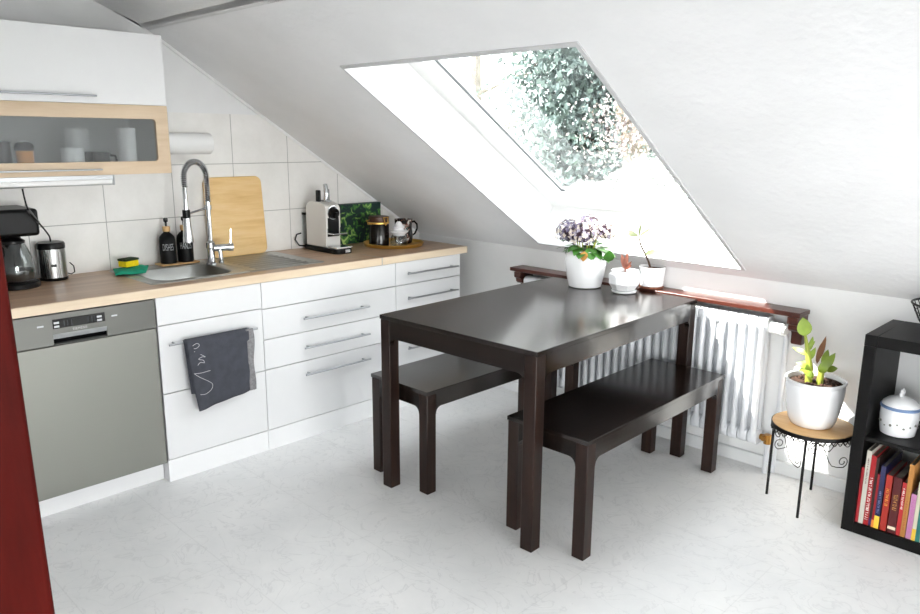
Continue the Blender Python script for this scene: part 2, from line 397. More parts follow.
# right wall and rear wall, each with a window opening that lets in daylight
def wall_with_hole(name, axis, a0, a1, z1, h0, h1, hz0, hz1, c0, c1):
    m = MB()
    for (u0, u1, w0, w1) in ((a0, h0, 0, z1), (h1, a1, 0, z1), (h0, h1, 0, hz0), (h0, h1, hz1, z1)):
        if axis == 'y': m.box(c0, c1, u0, u1, w0, w1)
        else: m.box(u0, u1, c0, c1, w0, w1)
    return struct(m.build(name, 'wall', smooth=False))
wall_with_hole('wall_right', 'y', BY, .95, FLATZ, -2.0, .9, .3, 1.85, RX, RX+.2)
m = MB(); m.prism([(.95, 0), (KY, 0), (KY, zs(KY)), (.95, zs(.95))], 'x', RX, RX+.2); struct(m.build('wall_right', 'wall', smooth=False))
wall_with_hole('wall_rear', 'x', WX, RX, FLATZ, 2.6, 7.6, .15, 2.2, BY-.2, BY)
def plain_window(name, axis, h0, h1, z0, z1, c):
    m = MB(); w = .06
    for (u0, u1, a, b) in ((h0, h0+w, z0, z1), (h1-w, h1, z0, z1), (h0+w, h1-w, z0, z0+w), (h0+w, h1-w, z1-w, z1), ((h0+h1)/2-w/2, (h0+h1)/2+w/2, z0+w, z1-w)):
        if axis == 'y': m.box(c, c+.07, u0, u1, a, b)
        else: m.box(u0, u1, c-.07, c, a, b)
    fr = struct(m.build(name, 'upvc', smooth=False), 'white window behind the viewer')
    m = MB()
    if axis == 'y': m.box(c+.03, c+.036, h0+w, h1-w, z0+w, z1-w)
    else: m.box(h0+w, h1-w, c-.036, c-.03, z0+w, z1-w)
    m.build('pane', 'pane', fr, smooth=False)
plain_window('window_2', 'y', -2.0, .9, .3, 1.85, RX+.06)
plain_window('window_3', 'x', 2.6, 7.6, .15, 2.2, BY-.06)

# unseen light blockers added behind and beside the viewer, shading the upper slope
BLOCK_Z = 1.40
m = MB(); m.box(WX, RX, -1.1, -1.0, BLOCK_Z, FLATZ); struct(m.build('light_blocker_rear', 'wall', smooth=False), 'added light blocker behind the viewer')
m = MB(); m.prism([(-.999, BLOCK_Z), ((2.512-BLOCK_Z)/.643, BLOCK_Z), (YF, FLATZ), (-.999, FLATZ)], 'x', 4.5, 4.6); struct(m.build('light_blocker_right', 'wall', smooth=False), 'added light blocker to the right of the viewer')
# roof slope with the skylight opening
SB = (2.505-Y0)/CT                     # bottom of the opening, measured down the slope
OX0, OX1 = 1.055, 2.203
m = MB()
sa, sb = -(Y0-YF)/CT, (KY+.2-Y0)/CT
for (x0, x1, s0, s1) in ((WX-.2, OX0, sa, sb), (OX1, RX+.2, sa, sb), (OX0, OX1, sa, 0), (OX0, OX1, SB, sb)):
    a = [SL(x0, s0), SL(x1, s0), SL(x1, s1), SL(x0, s1)]
    b = [SL(x0, s0, .10), SL(x1, s0, .10), SL(x1, s1, .10), SL(x0, s1, .10)]
    m.loft([a, b])
struct(m.build('ceiling', 'slope', smooth=False), 'white textured roof slope')
m = MB(); m.box(WX-.2, RX+.2, BY-.2, YF+.02, FLATZ, FLATZ+.12); struct(m.build('ceiling', 'slope', smooth=False), 'flat white ceiling')
# boxed purlin along the top of the slope
m = MB(); m.prism([(.565, zs(.565)), (.565, 2.10), (.585, 2.065), (.62, 2.045), (.905, 1.937), (.905, zs(.905))], 'x', WX, RX)
struct(m.build('beam', 'wall', bevel=.01), 'boxed white roof beam')
m = MB(); m.prism([(.906, 1.943), (.917, 1.924), (.917, zs(.917)), (.906, zs(.906))], 'x', WX, RX)  # grey strip coloured for the shadow gap between beam and slope
struct(m.build('gap_shade_strip', 'gap_shade', smooth=False), 'grey strip painted as the shadow gap under the roof beam')
# skylight lining (four sides) and outer roof shell
FS0, FS1, FX0, FX1, FN = .0, 1.531, 1.047, 2.20, .23
m = MB()
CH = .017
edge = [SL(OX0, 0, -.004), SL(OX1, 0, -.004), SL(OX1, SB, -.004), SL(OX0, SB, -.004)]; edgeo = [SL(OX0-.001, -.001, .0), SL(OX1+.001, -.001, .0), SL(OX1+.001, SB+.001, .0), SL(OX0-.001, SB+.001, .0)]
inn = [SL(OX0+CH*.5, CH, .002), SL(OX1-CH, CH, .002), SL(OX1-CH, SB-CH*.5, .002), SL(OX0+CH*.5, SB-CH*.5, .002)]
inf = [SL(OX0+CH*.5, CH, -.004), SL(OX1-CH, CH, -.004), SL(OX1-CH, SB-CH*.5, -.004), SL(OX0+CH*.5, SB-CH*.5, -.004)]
mc = MB(); mc.loft([edgeo, edge, inf, inn], False, False); struct(mc.build('edge_shade_trim', 'edge', smooth=False), 'edge strip round the skylight opening, coloured grey as shade')  # the grey stands for shade along the rim of the opening
out = [SL(FX0, FS0, FN), SL(FX1, FS0, FN), SL(FX1, FS1, FN), SL(FX0, FS1, FN)]
big_o = [SL(OX0-.02, -.02, FN), SL(OX1+.02, -.02, FN), SL(OX1+.02, SB+.02, FN), SL(OX0-.02, SB+.02, FN)]
big_i = [SL(OX0-.02, -.02, 0.0005), SL(OX1+.02, -.02, 0.0005), SL(OX1+.02, SB+.02, 0.0005), SL(OX0-.02, SB+.02, 0.0005)]
m.loft([inn, out, big_o], False, False)
struct(m.build('trim_2', 'lining', smooth=False), 'white skylight lining')
m = MB()
for (x0, x1, s0, s1) in ((WX-.2, FX0+.02, sa, sb), (FX1-.02, RX+.2, sa, sb), (FX0+.02, FX1-.02, sa, FS0+.02), (FX0+.02, FX1-.02, FS1-.02, sb)):
    a = [SL(x0, s0, .300), SL(x1, s0, .300), SL(x1, s1, .300), SL(x0, s1, .300)]
    b = [SL(x0, s0, .335), SL(x1, s0, .335), SL(x1, s1, .335), SL(x0, s1, .335)]
    m.loft([a, b])
struct(m.build('roof', 'bark', smooth=False), 'roof covering outside')
# skylight: frame, sash, pane
def ring(m, x0, x1, s0, s1, w, n0, n1, wb=None):
    wb = wb or w
    A = [(x0, s0), (x1, s0), (x1, s1), (x0, s1)]; B = [(x0+w, s0+w), (x1-w, s0+w), (x1-w, s1-wb), (x0+w, s1-wb)]
    m.loft([[SL(a, b, n0) for a, b in A], [SL(a, b, n1) for a, b in A], [SL(a, b, n1) for a, b in B], [SL(a, b, n0) for a, b in B], [SL(a, b, n0) for a, b in A]], False, False)
m = MB(); ring(m, FX0, FX1, FS0, FS1, .03, FN, .300)
sky = struct(m.build('window_1', 'upvc', smooth=False), 'white skylight in the roof slope')
m = MB(); ring(m, FX0+.03, FX1-.03, FS0+.03, FS1-.03, .007, .240, .300); m.build('gasket', 'gasket', sky, smooth=False)
m = MB(); ring(m, FX0+.036, FX1-.036, FS0+.036, FS1-.036, .060, .222, .300, .063); m.build('sash', 'upvc', sky, bevel=.004)
gx0, gx1, gs0, gs1 = FX0+.096, FX1-.096, FS0+.096, FS1-.099
m = MB(); ring(m, gx0-.001, gx1+.001, gs0-.001, gs1+.001, .004, .272, .282); m.build('seal', 'gasket', sky, smooth=False)
m = MB(); a = [(gx0, gs0), (gx1, gs0), (gx1, gs1), (gx0, gs1)]
m.loft([[SL(p, q, .283) for p, q in a], [SL(p, q, .288) for p, q in a]]); m.build('pane', 'pane', sky, smooth=False)

# tiles on the gable wall (stop under the slope), paint joint along the slope
m = MB(); yk = (2.512-1.565)/.643
m.prism([(-.2, .848), (KY-.001, .848), (KY-.001, zs(KY)-.002), (yk, 1.562), (-.2, 1.562)], 'x', WX, WX+.006)
struct(m.build('wall_tiles', 'tile', smooth=False), 'pale stone tiled splashback')
m = MB(); m.tube([(WX+.008, .95, zs(.95)-.004), (WX+.008, KY-.005, zs(KY)-.001)], .008, 6); struct(m.build('trim_3', 'lining'), 'white joint between gable wall and slope')
# baseboard on the low wall
m = MB(); m.box(WX, RX, KY-.018, KY, 0, .06); struct(m.build('baseboard_back', 'baseboard', bevel=.003), 'white baseboard')
# partition with the red-brown door frame at the left edge of view
m = MB(); m.box(WX, 1.62, -.30, -.20, 0, FLATZ); struct(m.build('wall_partition', 'wall', smooth=False), 'partition beside the doorway')
m = MB()
J = lambda z: 1.750 - .058*z
m.loft([[(J(0)-.15, -.33, 0), (J(0), -.33, 0), (J(0), -.185, 0), (J(0)-.15, -.185, 0)], [(J(2.1)-.15, -.33, 2.1), (J(2.1), -.33, 2.1), (J(2.1), -.185, 2.1), (J(2.1)-.15, -.185, 2.1)]])
struct(m.build('door_1', 'redwood', bevel=.012, seg=3), 'red-brown wooden door frame')

# ------------------------------------------------------------------ kitchen base units
XF = .60; HC = .81; CZ = .848
def bar_handle(parent, y0, y1, z, x=XF, r=.0048, off=.032):
    m = MB(); m.cyl((x+off, y0, z), (x+off, y1, z), r, seg=12)
    for y in (y0+.03, y1-.03): m.cyl((x-.001, y, z), (x+off, y, z), r*.8, seg=10)
    return m.build('handle', 'handle', parent)
def front(parent, name, y0, y1, z0, z1):
    m = MB(); m.box(.58, XF, y0+.0015, y1-.0015, z0+.0018, z1-.0018)
    return m.build(name, 'front', parent, bevel=.0012)
def carcass(parent, y0, y1, top=HC):
    m = MB()
    m.box(.05, .578, y0+.001, y0+.017, .101, top-.001); m.box(.05, .578, y1-.017, y1-.001, .101, top-.001)
    m.box(.05, .578, y0+.017, y1-.017, .101, .117); m.box(.05, .062, y0+.017, y1-.017, .117, top-.001)
    m.box(.56, .578, y0+.017, y1-.017, top-.05, top-.001)
    m.build('carcass', 'carcass', parent, smooth=False)
def plinth(parent, y0, y1, x=.597, h=.1):
    m = MB(); m.box(x-.016, x, y0, y1, 0, h-.002); return m.build('plinth', 'plinth', parent, bevel=.001)
YS, YD, YN, YE = .60, 1.084, 1.883, 2.367
c = thing('base_cabinet', 'white sink cabinet with grey towel over its bar, beside the dishwasher', 'cabinet', (0,0,0), 0, 'white base cabinets under the worktop')
carcass(c, YS, YD); plinth(c, YS, YD-.001)
m = MB(); m.box(.05, .581, YS+.001, YS+.017, 0, .098); m.build('plinth', 'plinth', c, smooth=False)
front(c, 'panel', YS, YD, .69, HC)
d = front(c, 'drawer', YS, YD, .395, .69); bar_handle(d, .628, 1.035, .612, off=.036)
front(c, 'drawer', YS, YD, .10, .395)
def drawer_unit(label, y0, y1, hy0, hy1, top_handle):
    c = thing('base_cabinet', label, 'cabinet', (0,0,0), 0, 'white base cabinets under the worktop')
    carcass(c, y0, y1); plinth(c, y0+.001, y1)
    for i, (z0, z1, hz) in enumerate(((.685, HC, .748), (.54, .685, .612), (.396, .54, .468), (.10, .396, .335))):
        nm = 'drawer' if (i or top_handle) else 'panel'
        f = front(c, nm, y0, y1, z0, z1)
        if i or top_handle: bar_handle(f, hy0, hy1, hz)
drawer_unit('wide white drawer cabinet with three long bar handles, middle of the row', YD, YN, 1.285, 1.68, False)
drawer_unit('narrow white drawer cabinet at the right end of the worktop', YN, YE, 1.942, 2.32, True)

# dishwasher
d = thing('dishwasher', 'grey steel built-in dishwasher with black display under the worktop', 'dishwasher')
m = MB(); m.box(.06, .577, .012, .588, .10, HC-.004); m.build('body', 'carcass', d, smooth=False)
m = MB(); m.box(.577, .602, .006, .594, .092, .684); m.build('door', 'dwsteel', d, bevel=.003)
m = MB()      # control panel with the grip recess cut out
hy0, hy1, hz0, hz1 = .208, .402, .690, .728
for (a, b, z0, z1) in ((.006, hy0, .688, .804), (hy1, .594, .688, .804), (hy0, hy1, hz1, .804), (hy0, hy1, .688, hz0)):
    m.box(.577, .602, a, b, z0, z1)
cp = m.build('control_panel', 'dwpanel', d, smooth=False)
m = MB(); m.prism([(.602, hz1), (.602, hz1-.012), (.592, hz1-.024), (.581, hz0), (.578, hz0), (.578, hz1)], 'y', hy0+.001, hy1-.001)
hm = MB(); hm.prism([(.602, hz1), (.604, hz1-.003), (.597, hz1-.019), (.579, hz1-.019), (.579, hz1)], 'y', hy0, hy1)
hm.build('grip', 'alu', cp)
hm = MB(); hm.prism([(.590, hz1-.0195), (.584, hz0+.001), (.579, hz0+.001), (.579, hz1-.0195)], 'y', hy0, hy1); hm.build('grip_shade', 'display', cp, smooth=False)  # dark prism put in as the shade under the grip lip
m.bm.free()
m = MB(); m.box(.6015, .6035, .210, .398, .749, .785); dp = m.build('display', 'display', cp, bevel=.001)
for y in (.222, .376):
    for z in (.757, .771): MB().box(.6035, .6045, y-.008, y+.01, z-.0038, z+.0038).build('button', 'button', dp, smooth=False)
dim = plain('dim_marking', (58, 62, 68), .4)
for y in (.25, .262, .276, .336, .350, .36): MB().box(.6035, .604, y-.0012, y+.0012, .755, .776).build('indicator', dim, dp, smooth=False)
for y in (.168, .434): MB().box(.602, .6026, y-.011, y+.011, .762, .768).build('marking', 'button', cp, smooth=False)
text_mesh('SIEMENS', .013, 'brandgrey', 'lettering', cp, fx((.6022, .304, .738)), 1.1)
m = MB(); m.box(.53, .546, .006, .598, 0, .088); m.build('plinth', 'plinth', d, bevel=.001)

# worktop with sink cut-out
SX0, SX1, SY0, SY1 = .075, .505, .640, 1.480      # cut-out
w = thing('worktop', 'long oak-look kitchen worktop over the white base cabinets', 'worktop')
m = MB()
for (x0, x1, y0, y1) in ((WX+.007, .598, -.18, SY0), (WX+.007, .598, SY1, 2.414), (WX+.007, SX0, SY0, SY1), (SX1, .598, SY0, SY1)):
    m.box(x0, x1, y0, y1, HC, CZ)
m.build('slab', 'oak', w, smooth=False)
m = MB(); m.box(.598, .608, -.18, 2.414, HC, CZ-.0003); m.build('front_edge', 'oakedge', w, bevel=.002)
m = MB(); m.box(WX+.007, .608, 2.4142, 2.416, HC, CZ-.0003); m.build('end_edge', 'oakedge', w, smooth=False)
m = MB(); m.box(.45, .6095, 1.783, 1.788, HC+.001, CZ+.0008); m.build('joint_strip', 'alu', w, smooth=False)

# sink
s = thing('kitchen_sink', 'stainless steel inset sink with ribbed drainer in the worktop', 'sink', (0,0,0))
RZ = CZ+.0012
m = MB()
BX0, BX1, BY0, BY1 = .15, .475, .685, 1.035
xo0, xo1, yo0, yo1 = .062, .522, .625, 1.085
m.loft([rrect(xo0, xo1, yo0, yo1, .012, RZ-.001), rrect(xo0+.003, xo1-.003, yo0+.003, yo1-.003, .012, RZ+.003),
        rrect(BX0-.008, BX1+.008, BY0-.008, BY1+.008, .075, RZ+.002), rrect(BX0, BX1, BY0, BY1, .07, RZ-.004),
        rrect(BX0+.012, BX1-.012, BY0+.012, BY1-.012, .065, .725), rrect(BX0+.035, BX1-.035, BY0+.035, BY1-.035, .05, .700)], False, True)
m.build('basin', 'steel', s, angle=50)
m = MB(); m.lathe([(.038, .702), (.04, .7035), (.03, .7035), (.026, .7015)], (.32, .86), 20); m.build('strainer', 'chrome', s)
m = MB()
m.loft([rrect(xo0, xo1, 1.085, 1.495, .012, RZ-.001), rrect(xo0+.003, xo1-.003, 1.088, 1.492, .012, RZ+.003),
        rrect(xo0+.03, xo1-.03, 1.115, 1.465, .03, RZ+.003), rrect(xo0+.04, xo1-.04, 1.125, 1.455, .03, RZ-.003)], False, True)
dr = m.build('drainer', 'steel', s, angle=50)
m = MB()
for i in range(7):
    x = .135+.052*i
    m.loft([[(x-.012, 1.145, RZ-.004), (x+.012, 1.145, RZ-.004), (x+.012, 1.44, RZ-.004), (x-.012, 1.44, RZ-.004)], [(x-.006, 1.155, RZ+.002), (x+.006, 1.155, RZ+.002), (x+.006, 1.43, RZ+.002), (x-.006, 1.43, RZ+.002)]])
m.build('ribs', 'steel', dr, angle=70)

# spring faucet
FXc, FYc = .215, 1.052
f = thing('kitchen_faucet', 'tall chrome spring faucet standing at the sink', 'faucet', (FXc, FYc, RZ+.002))
m = MB(); m.lathe([(.026, 0), (.026, .006), (.02, .012), (.017, .02), (.017, .075), (.021, .08), (.021, .105), (.014, .112), (.011, .12), (.011, .30)], seg=20); m.build('column', 'chrome', f)
ux, uy = .2, -.98
R0 = .062
def arc(t):      # from column top up and over to the nozzle
    a = PI*t
    q = R0*(1-math.cos(a)); return Vector((ux*q, uy*q, .415+R0*1.15*math.sin(a)))
path = [Vector((0, 0, .30+.115*i/8)) for i in range(9)] + [arc(i/26) for i in range(1, 27)]
path += [Vector((ux*2*R0, uy*2*R0, .415-.04*i/3)) for i in range(1, 4)]
m = MB(); m.tube(path, .0085, 8); m.build('hose', plain('grey_hose', (84, 85, 87), .4, metal=.6), f)
# coil around the hose
def along(path, t):
    L = [0]
    for a, b in zip(path, path[1:]): L.append(L[-1]+(b-a).length)
    d = t*L[-1]
    for i in range(len(L)-1):
        if d <= L[i+1] or i == len(L)-2:
            k = (d-L[i])/max(1e-9, L[i+1]-L[i]); return path[i].lerp(path[i+1], k), (path[i+1]-path[i]).normalized()
turns = 44; pts = []
side = Vector((-uy, ux, 0)).normalized()
for i in range(turns*10+1):
    p, t = along(path, i/(turns*10)); b = t.cross(side).normalized(); a = 2*PI*i/10
    pts.append(p + side*(.0125*math.cos(a)) + b*(.0125*math.sin(a)))
m = MB(); m.tube(pts, .0028, 5); m.build('spring', 'chrome', f)
nx, ny = ux*2*R0, uy*2*R0
m = MB(); m.lathe([(.009, .375), (.0105, .37), (.0105, .268), (.015, .262), (.015, .235), (.0155, .23), (.0195, .18), (.0245, .128), (.0245, .12)][::-1], (nx, ny), 18); m.build('spray_head', 'chrome', f)
m = MB(); m.lathe([(.016, .232), (.0175, .234), (.0175, .268), (.016, .27)], (nx, ny), 18); m.build('grip_ring', 'black', f)
m = MB(); m.cyl((0, 0, .272), (nx, ny, .250), .005, seg=10); m.lathe([(.0155, .262), (.0155, .285)], (0, 0), 16); m.build('holder_arm', 'chrome', f)
m = MB(); m.cyl((0, .012, .078), (.028, .1, .078), .0175, seg=18); m.cyl((.022, .078, .078), (.028, .1, .078), .0195, seg=18)
lv = m.build('mixer_body', 'chrome', f)
m = MB(); m.cyl((.026, .09, .094), (.024, .096, .165), .004, .003, seg=8); m.build('lever', 'chrome', lv)
m = MB(); m.tube([(.03, .03, .07), (.033, .032, .05), (.034, .032, .02)], .0095, 12); m.lathe([(.012, .006), (.0125, .01), (.0125, .02), (.0095, .022)], (.034, .032), 14); m.build('lower_spout', 'chrome', f)

# ------------------------------------------------------------------ upper cabinets
UY0, UY1, UX = -.19, .812, .38
c = thing('wall_cabinet', 'plain white wall cabinet with one thin bar handle, above the oak unit', 'cabinet', (0,0,0), 0, 'wall cabinets over the worktop')
m = MB(); m.box(WX+.001, UX-.02, UY0, UY1-.002, 1.578, 1.858); m.build('body', 'front', c, bevel=.001)
m = MB(); m.box(UX-.018, UX, UY0, UY1, 1.577, 1.86); dd = m.build('door', 'upfront', c, bevel=.0015)
m = MB(); m.box(UX, UX+.022, .07, .524, 1.602, 1.609); m.build('handle', 'handle', dd, bevel=.0015)
c = thing('wall_cabinet', 'oak-framed wall cabinet with long frosted glass flap', 'cabinet', (0,0,0), 0, 'wall cabinets over the worktop')
m = MB()
m.box(WX+.007, UX-.02, UY0, UY1-.002, 1.30, 1.318); m.box(WX+.007, UX-.02, UY0, UY1-.002, 1.558, 1.576)
m.box(WX+.007, UX-.02, UY1-.02, UY1-.002, 1.318, 1.558); m.box(WX+.007, UX-.02, UY0, UY0+.018, 1.318, 1.558); m.box(WX+.007, WX+.015, UY0+.018, UY1-.02, 1.318, 1.558)
m.build('body', ['front'], c, smooth=False)
m = MB()
n = 8
oo = lambda x: [(x, p[0], p[1]) for p in rrect(UY0, UY1, 1.297, 1.576, .004, 0, n)]
ii = lambda x: [(x, p[0], p[1]) for p in rrect(UY0+.055, UY1-.053, 1.349, 1.521, .014, 0, n)]
m.loft([oo(UX-.018), oo(UX), ii(UX), ii(UX-.018), oo(UX-.018)], False, False)
fl = m.build('flap_frame', 'oakdoor', c, smooth=False)
m = MB(); m.box(UX-.014, UX-.010, UY0+.05, UY1-.048, 1.344, 1.526); m.build('frosted_pane', 'frost', fl, smooth=False)
m = MB(); m.box(UX, UX+.022, .07, .519, 1.316, 1.322); m.build('handle', 'handle', fl, bevel=.0015)
# crockery behind the frosted glass
def cup(name, label, cat, x, y, r, h, mat, handle=None, z=1.3185, grp='crockery behind the frosted glass'):
    t = thing(name, label, cat, (x, y, z), 0, grp)
    m = MB(); m.lathe([(r*.9, 0), (r, .006), (r, h), (r-.004, h), (r-.004, .008)], seg=24, cap1=True); m.build('body', mat, t)
    if handle:
        m = MB(); m.tube([(0, handle*r*.95, h*.8), (0, handle*(r+.022), h*.78), (0, handle*(r+.028), h*.5), (0, handle*(r+.02), h*.25), (0, handle*r*.95, h*.2)], .005, 8); m.build('handle', mat, t)
    return t
cup('mug', 'white mug behind the frosted glass, middle of the cabinet', 'mug', .322, .437, .042, .085, plain('white_blue_glaze', (238, 240, 242), .3))
cup('mug', 'black mug with right-hand handle behind the frosted glass', 'mug', .325, .545, .033, .068, 'black', 1)
cup('mug', 'dark mug between the white mug and the handled black mug', 'mug', .305, .497, .026, .07, 'blackmatt')
tj = cup('storage_jar', 'orange jar with dark lid behind the frosted glass', 'jar', .328, .262, .03, .075, plain('orange_glaze', (222, 150, 70), .4))
m = MB(); m.lathe([(.031, .0755), (.034, .08), (.034, .092), (.028, .104), (.012, .11)], seg=24); m.build('lid', 'blackmatt', tj)
cup('pitcher', 'tall white pitcher behind the right end of the frosted glass', 'pitcher', .322, .655, .036, .165, 'whitepot')
cup('beaker', 'dark tall beaker at the left end behind the frosted glass', 'beaker', .315, .19, .03, .11, plain('dark_glaze', (46, 44, 52), .4))
cup('dish', 'black low dish behind the frosted glass, left of the white mug', 'dish', .325, .355, .02, .03, 'black')
cup('beaker', 'pale beaker standing at the back behind the white mug', 'beaker', .2, .5, .045, .16, 'whitepot')
# light bar
b = thing('light_bar', 'slim aluminium light bar mounted under the oak wall cabinet', 'light', (0,0,0))
m = MB(); m.prism([(.30, 1.296), (.30, 1.262), (.318, 1.252), (.345, 1.258), (.345, 1.296)], 'y', -.02, .578); m.build('housing', 'alu', b, bevel=.002)
m = MB(); m.prism([(.345, 1.278), (.349, 1.276), (.349, 1.262), (.345, 1.2585)], 'y', -.01, .57); m.build('diffuser', 'lining', b, smooth=False)
m = MB(); m.box(.30, .347, .578, .582, 1.254, 1.294); m.build('end_cap', 'alu', b, bevel=.001)
# kitchen roll on its holder
r = thing('kitchen_roll', 'white kitchen paper roll mounted on the tiles beside the wall cabinet', 'paper roll', (.078, 1.02, 1.418))
m = MB(); L = [(.012, -.13), (.048, -.13), (.05, -.126), (.05, .126), (.048, .13), (.012, .13)]
m.loft([[(a*math.cos(2*PI*i/28), h, a*math.sin(2*PI*i/28)) for i in range(28)] for a, h in L], True, True); m.build('paper', 'paper', r)
m = MB(); m.tube([(-.052, -.137, .03), (0, -.137, 0), (0, .14, 0)], .005, 8); m.box(-.052, -.047, -.15, -.12, .01, .06); m.build('holder', 'chrome', r)

# ------------------------------------------------------------------ things on the worktop
# filter coffee machine
t = thing('coffee_machine', 'black filter coffee machine with glass jug at the left worktop end', 'coffee machine', (.185, .218, CZ))
m = MB(); m.lathe([(.082, 0), (.085, .004), (.085, .018), (.078, .024)], (0, 0), 28); m.build('hot_plate', 'black', t)
m = MB(); m.box(-.15, -.07, -.10, .055, 0, .225); m.build('tank', 'black', t, bevel=.012)
m = MB(); m.box(-.15, .085, -.115, .085, .212, .32); m.build('head', 'black', t, bevel=.014, seg=3)
m = MB(); m.lathe([(.05, .024), (.068, .03), (.072, .06), (.066, .12), (.05, .165), (.044, .18), (.042, .18), (.048, .165), (.064, .12), (.07, .06), (.066, .033), (.05, .03)], (0, 0), 28)
jg = m.build('jug', 'thin', t)
m = MB(); m.lathe([(.0655, .034), (.0685, .06), (.0672, .072)], (0, 0), 28); m.build('coffee', 'coffee', jg)
m = MB(); m.tube([(.02, -.05, .165), (.04, -.085, .16), (.048, -.10, .12), (.045, -.095, .07), (.03, -.07, .05)], .009, 8); m.build('jug_handle', 'black', jg)
m = MB(); m.lathe([(.046, .18), (.046, .19), (.03, .2), (.01, .203)], (0, 0), 24); m.build('lid', 'black', jg)
# coffee grinder
t = thing('coffee_grinder', 'small oval stainless steel grinder with black lid beside the coffee machine', 'grinder', (.100, .384, CZ))
m = MB(); m.lathe([(.053, 0), (.055, .004), (.055, .012)], (0, 0), 32); m.build('foot', 'black', t)
m = MB(); m.lathe([(.054, .012), (.054, .134)], (0, 0), 32); bd = m.build('body', 'steelv', t)
m = MB(); m.lathe([(.0545, .1342), (.0555, .137), (.0555, .154), (.051, .161), (.02, .163)], (0, 0), 32); m.build('lid', 'black', t)
def on_cyl(r, a, z): return (r*math.cos(a), r*math.sin(a), z)
A0 = math.radians(-12)
m = MB(); m.loft([[on_cyl(.0547, A0+da, .066+dz) for da, dz in ((-.2, -.003), (-.17, -.006), (.17, -.006), (.2, -.003), (.2, .003), (.17, .006), (-.17, .006), (-.2, .003))], [on_cyl(.0555, A0+da, .066+dz) for da, dz in ((-.2, -.003), (-.17, -.006), (.17, -.006), (.2, -.003), (.2, .003), (.17, .006), (-.17, .006), (-.2, .003))]]); m.build('switch', 'black', bd)
m = MB(); p = on_cyl(.0542, A0, .112); m.sphere(p, .0035, 8, 6); m.build('badge', 'black', bd)
m = MB(); m.tube([(-.02, .055, .02), (-.015, .075, .012), (-.01, .088, .02), (-.02, .09, .045), (-.035, .08, .06)], .0025, 6); m.build('cable', 'black', t)
# cord with plug hanging from the light bar
t = thing('power_cord', 'thin black cord hanging from the light bar to the grinder', 'cord', (.22, .274, 1.262))
m = MB(); m.tube(smooth_path([(0.095, -0.031, -0.012), (0.093, -0.026, -0.055), (0.091, -0.018, -0.095), (0.086, -0.002, -0.123), (0.07, 0.019, -0.148), (-0.01, 0.066, -0.194), (-0.09, 0.101, -0.227), (-0.115, 0.11, -0.2495)], 4), .0032, 6); m.build('cable', 'blackmatt', t)
m = MB(); m.cyl((0.091, -0.018, -0.095), (0.07, 0.019, -0.148), .007, .0055, 10); m.build('connector', plain('grey_rubber', (92, 92, 92), .5), t)
# cloth and sponge
m = MB()
def sheet(fn, nu, nv, m):
    g = [[m.bm.verts.new(fn(i/nu, j/nv)) for j in range(nv+1)] for i in range(nu+1)]
    for i in range(nu):
        for j in range(nv): m._f([g[i][j], g[i+1][j], g[i+1][j+1], g[i][j+1]])
CA = [Vector((.08, -.10)), Vector((.105, .025)), Vector((-.08, .115)), Vector((-.09, -.045))]
def cloth(u, v):
    p = (CA[0].lerp(CA[1], u)).lerp(CA[3].lerp(CA[2], u), v)
    e = min(u, 1-u, v, 1-v); lift = .012*min(1, e*5)+.003*math.sin(7*u+4*v)+.002*math.sin(13*v)
    return (p.x, p.y, .0085+max(0, lift))
sheet(cloth, 16, 16, m)
tag(m.build('dishcloth', 'greencloth', None, (.155, .69, CZ), solid=.005, angle=80), 'folded teal green dishcloth lying left of the sink', 'cloth')
t = thing('sponge', 'yellow sponge with dark scourer lying on the teal cloth', 'sponge', (.14, .688, CZ+.0265), math.radians(20))
m = MB(); m.box(-.026, .026, -.036, .036, 0, .027); m.build('foam', 'sponge', t, bevel=.004)
m = MB(); m.box(-.027, .027, -.038, .038, .027, .037); m.build('scourer', 'scour', t, bevel=.003)
# soap bottles on wooden tray
t = tag(MB().box(-.04, .04, -.095, .095, 0, .008).build('soap_tray', 'lightwood', None, (.095, .938, CZ+.0045), bevel=.003), 'small light wooden tray under the two black soap bottles', 'tray')
def bottle(label, y, word):
    t = thing('soap_bottle', label, 'bottle', (.098, y, CZ+.013), math.radians(-20), 'black soap bottles behind the sink'); t.scale = (1, 1, 1.08)
    m = MB(); m.lathe([(.034, 0), (.037, .004), (.037, .1), (.034, .117), (.022, .13), (.0145, .135), (.0145, .142)], seg=28); bd = m.build('body', 'blackmatt', t)
    m = MB(); m.lathe([(.0165, .14), (.0175, .142), (.0175, .16), (.0165, .162), (.004, .163)], seg=20); m.build('collar', 'lightwood', t)
    m = MB(); m.cyl((0, 0, .16), (0, 0, .185), .005, seg=10); m.lathe([(.009, .182), (.0105, .184), (.0105, .197), (.006, .2)], seg=14); m.tube([(0, 0, .192), (.02, 0, .193), (.034, 0, .188)], .0045, 8); m.build('pump', 'black', t)
    # lettering wrapped on the bottle front
    o = text_mesh(word, .040, 'button', 'lettering', bd, Matrix.Identity(4), 1.0)
    for v in o.data.vertices:
        a = v.co.x*.42/.0375; v.co = Vector((.0374*math.cos(a), .0374*math.sin(a), .072+v.co.y*1.05))
    return t
bottle('black pump soap bottle lettered DISHES, left one on the wooden tray', .893, 'DISHES')
bottle('black pump soap bottle lettered HANDS, half behind the faucet head', .98, 'HANDS')
# cutting board leaning on the tiles
t = thing('cutting_board', 'large light bamboo cutting board leaning on the tiles behind the faucet', 'cutting board', (.072, 1.282, CZ+.0045))
m = MB(); R = Matrix.Rotation(-math.radians(5.2), 3, 'Y')
lo = rrect(-.16, .16, 0, .402, .035, 0, 6)
m.loft([[R @ Vector((x, p[0], p[1])) for p in lo] for x in (-.008, .008)]); m.build('board', 'bamboo', t, bevel=.003)
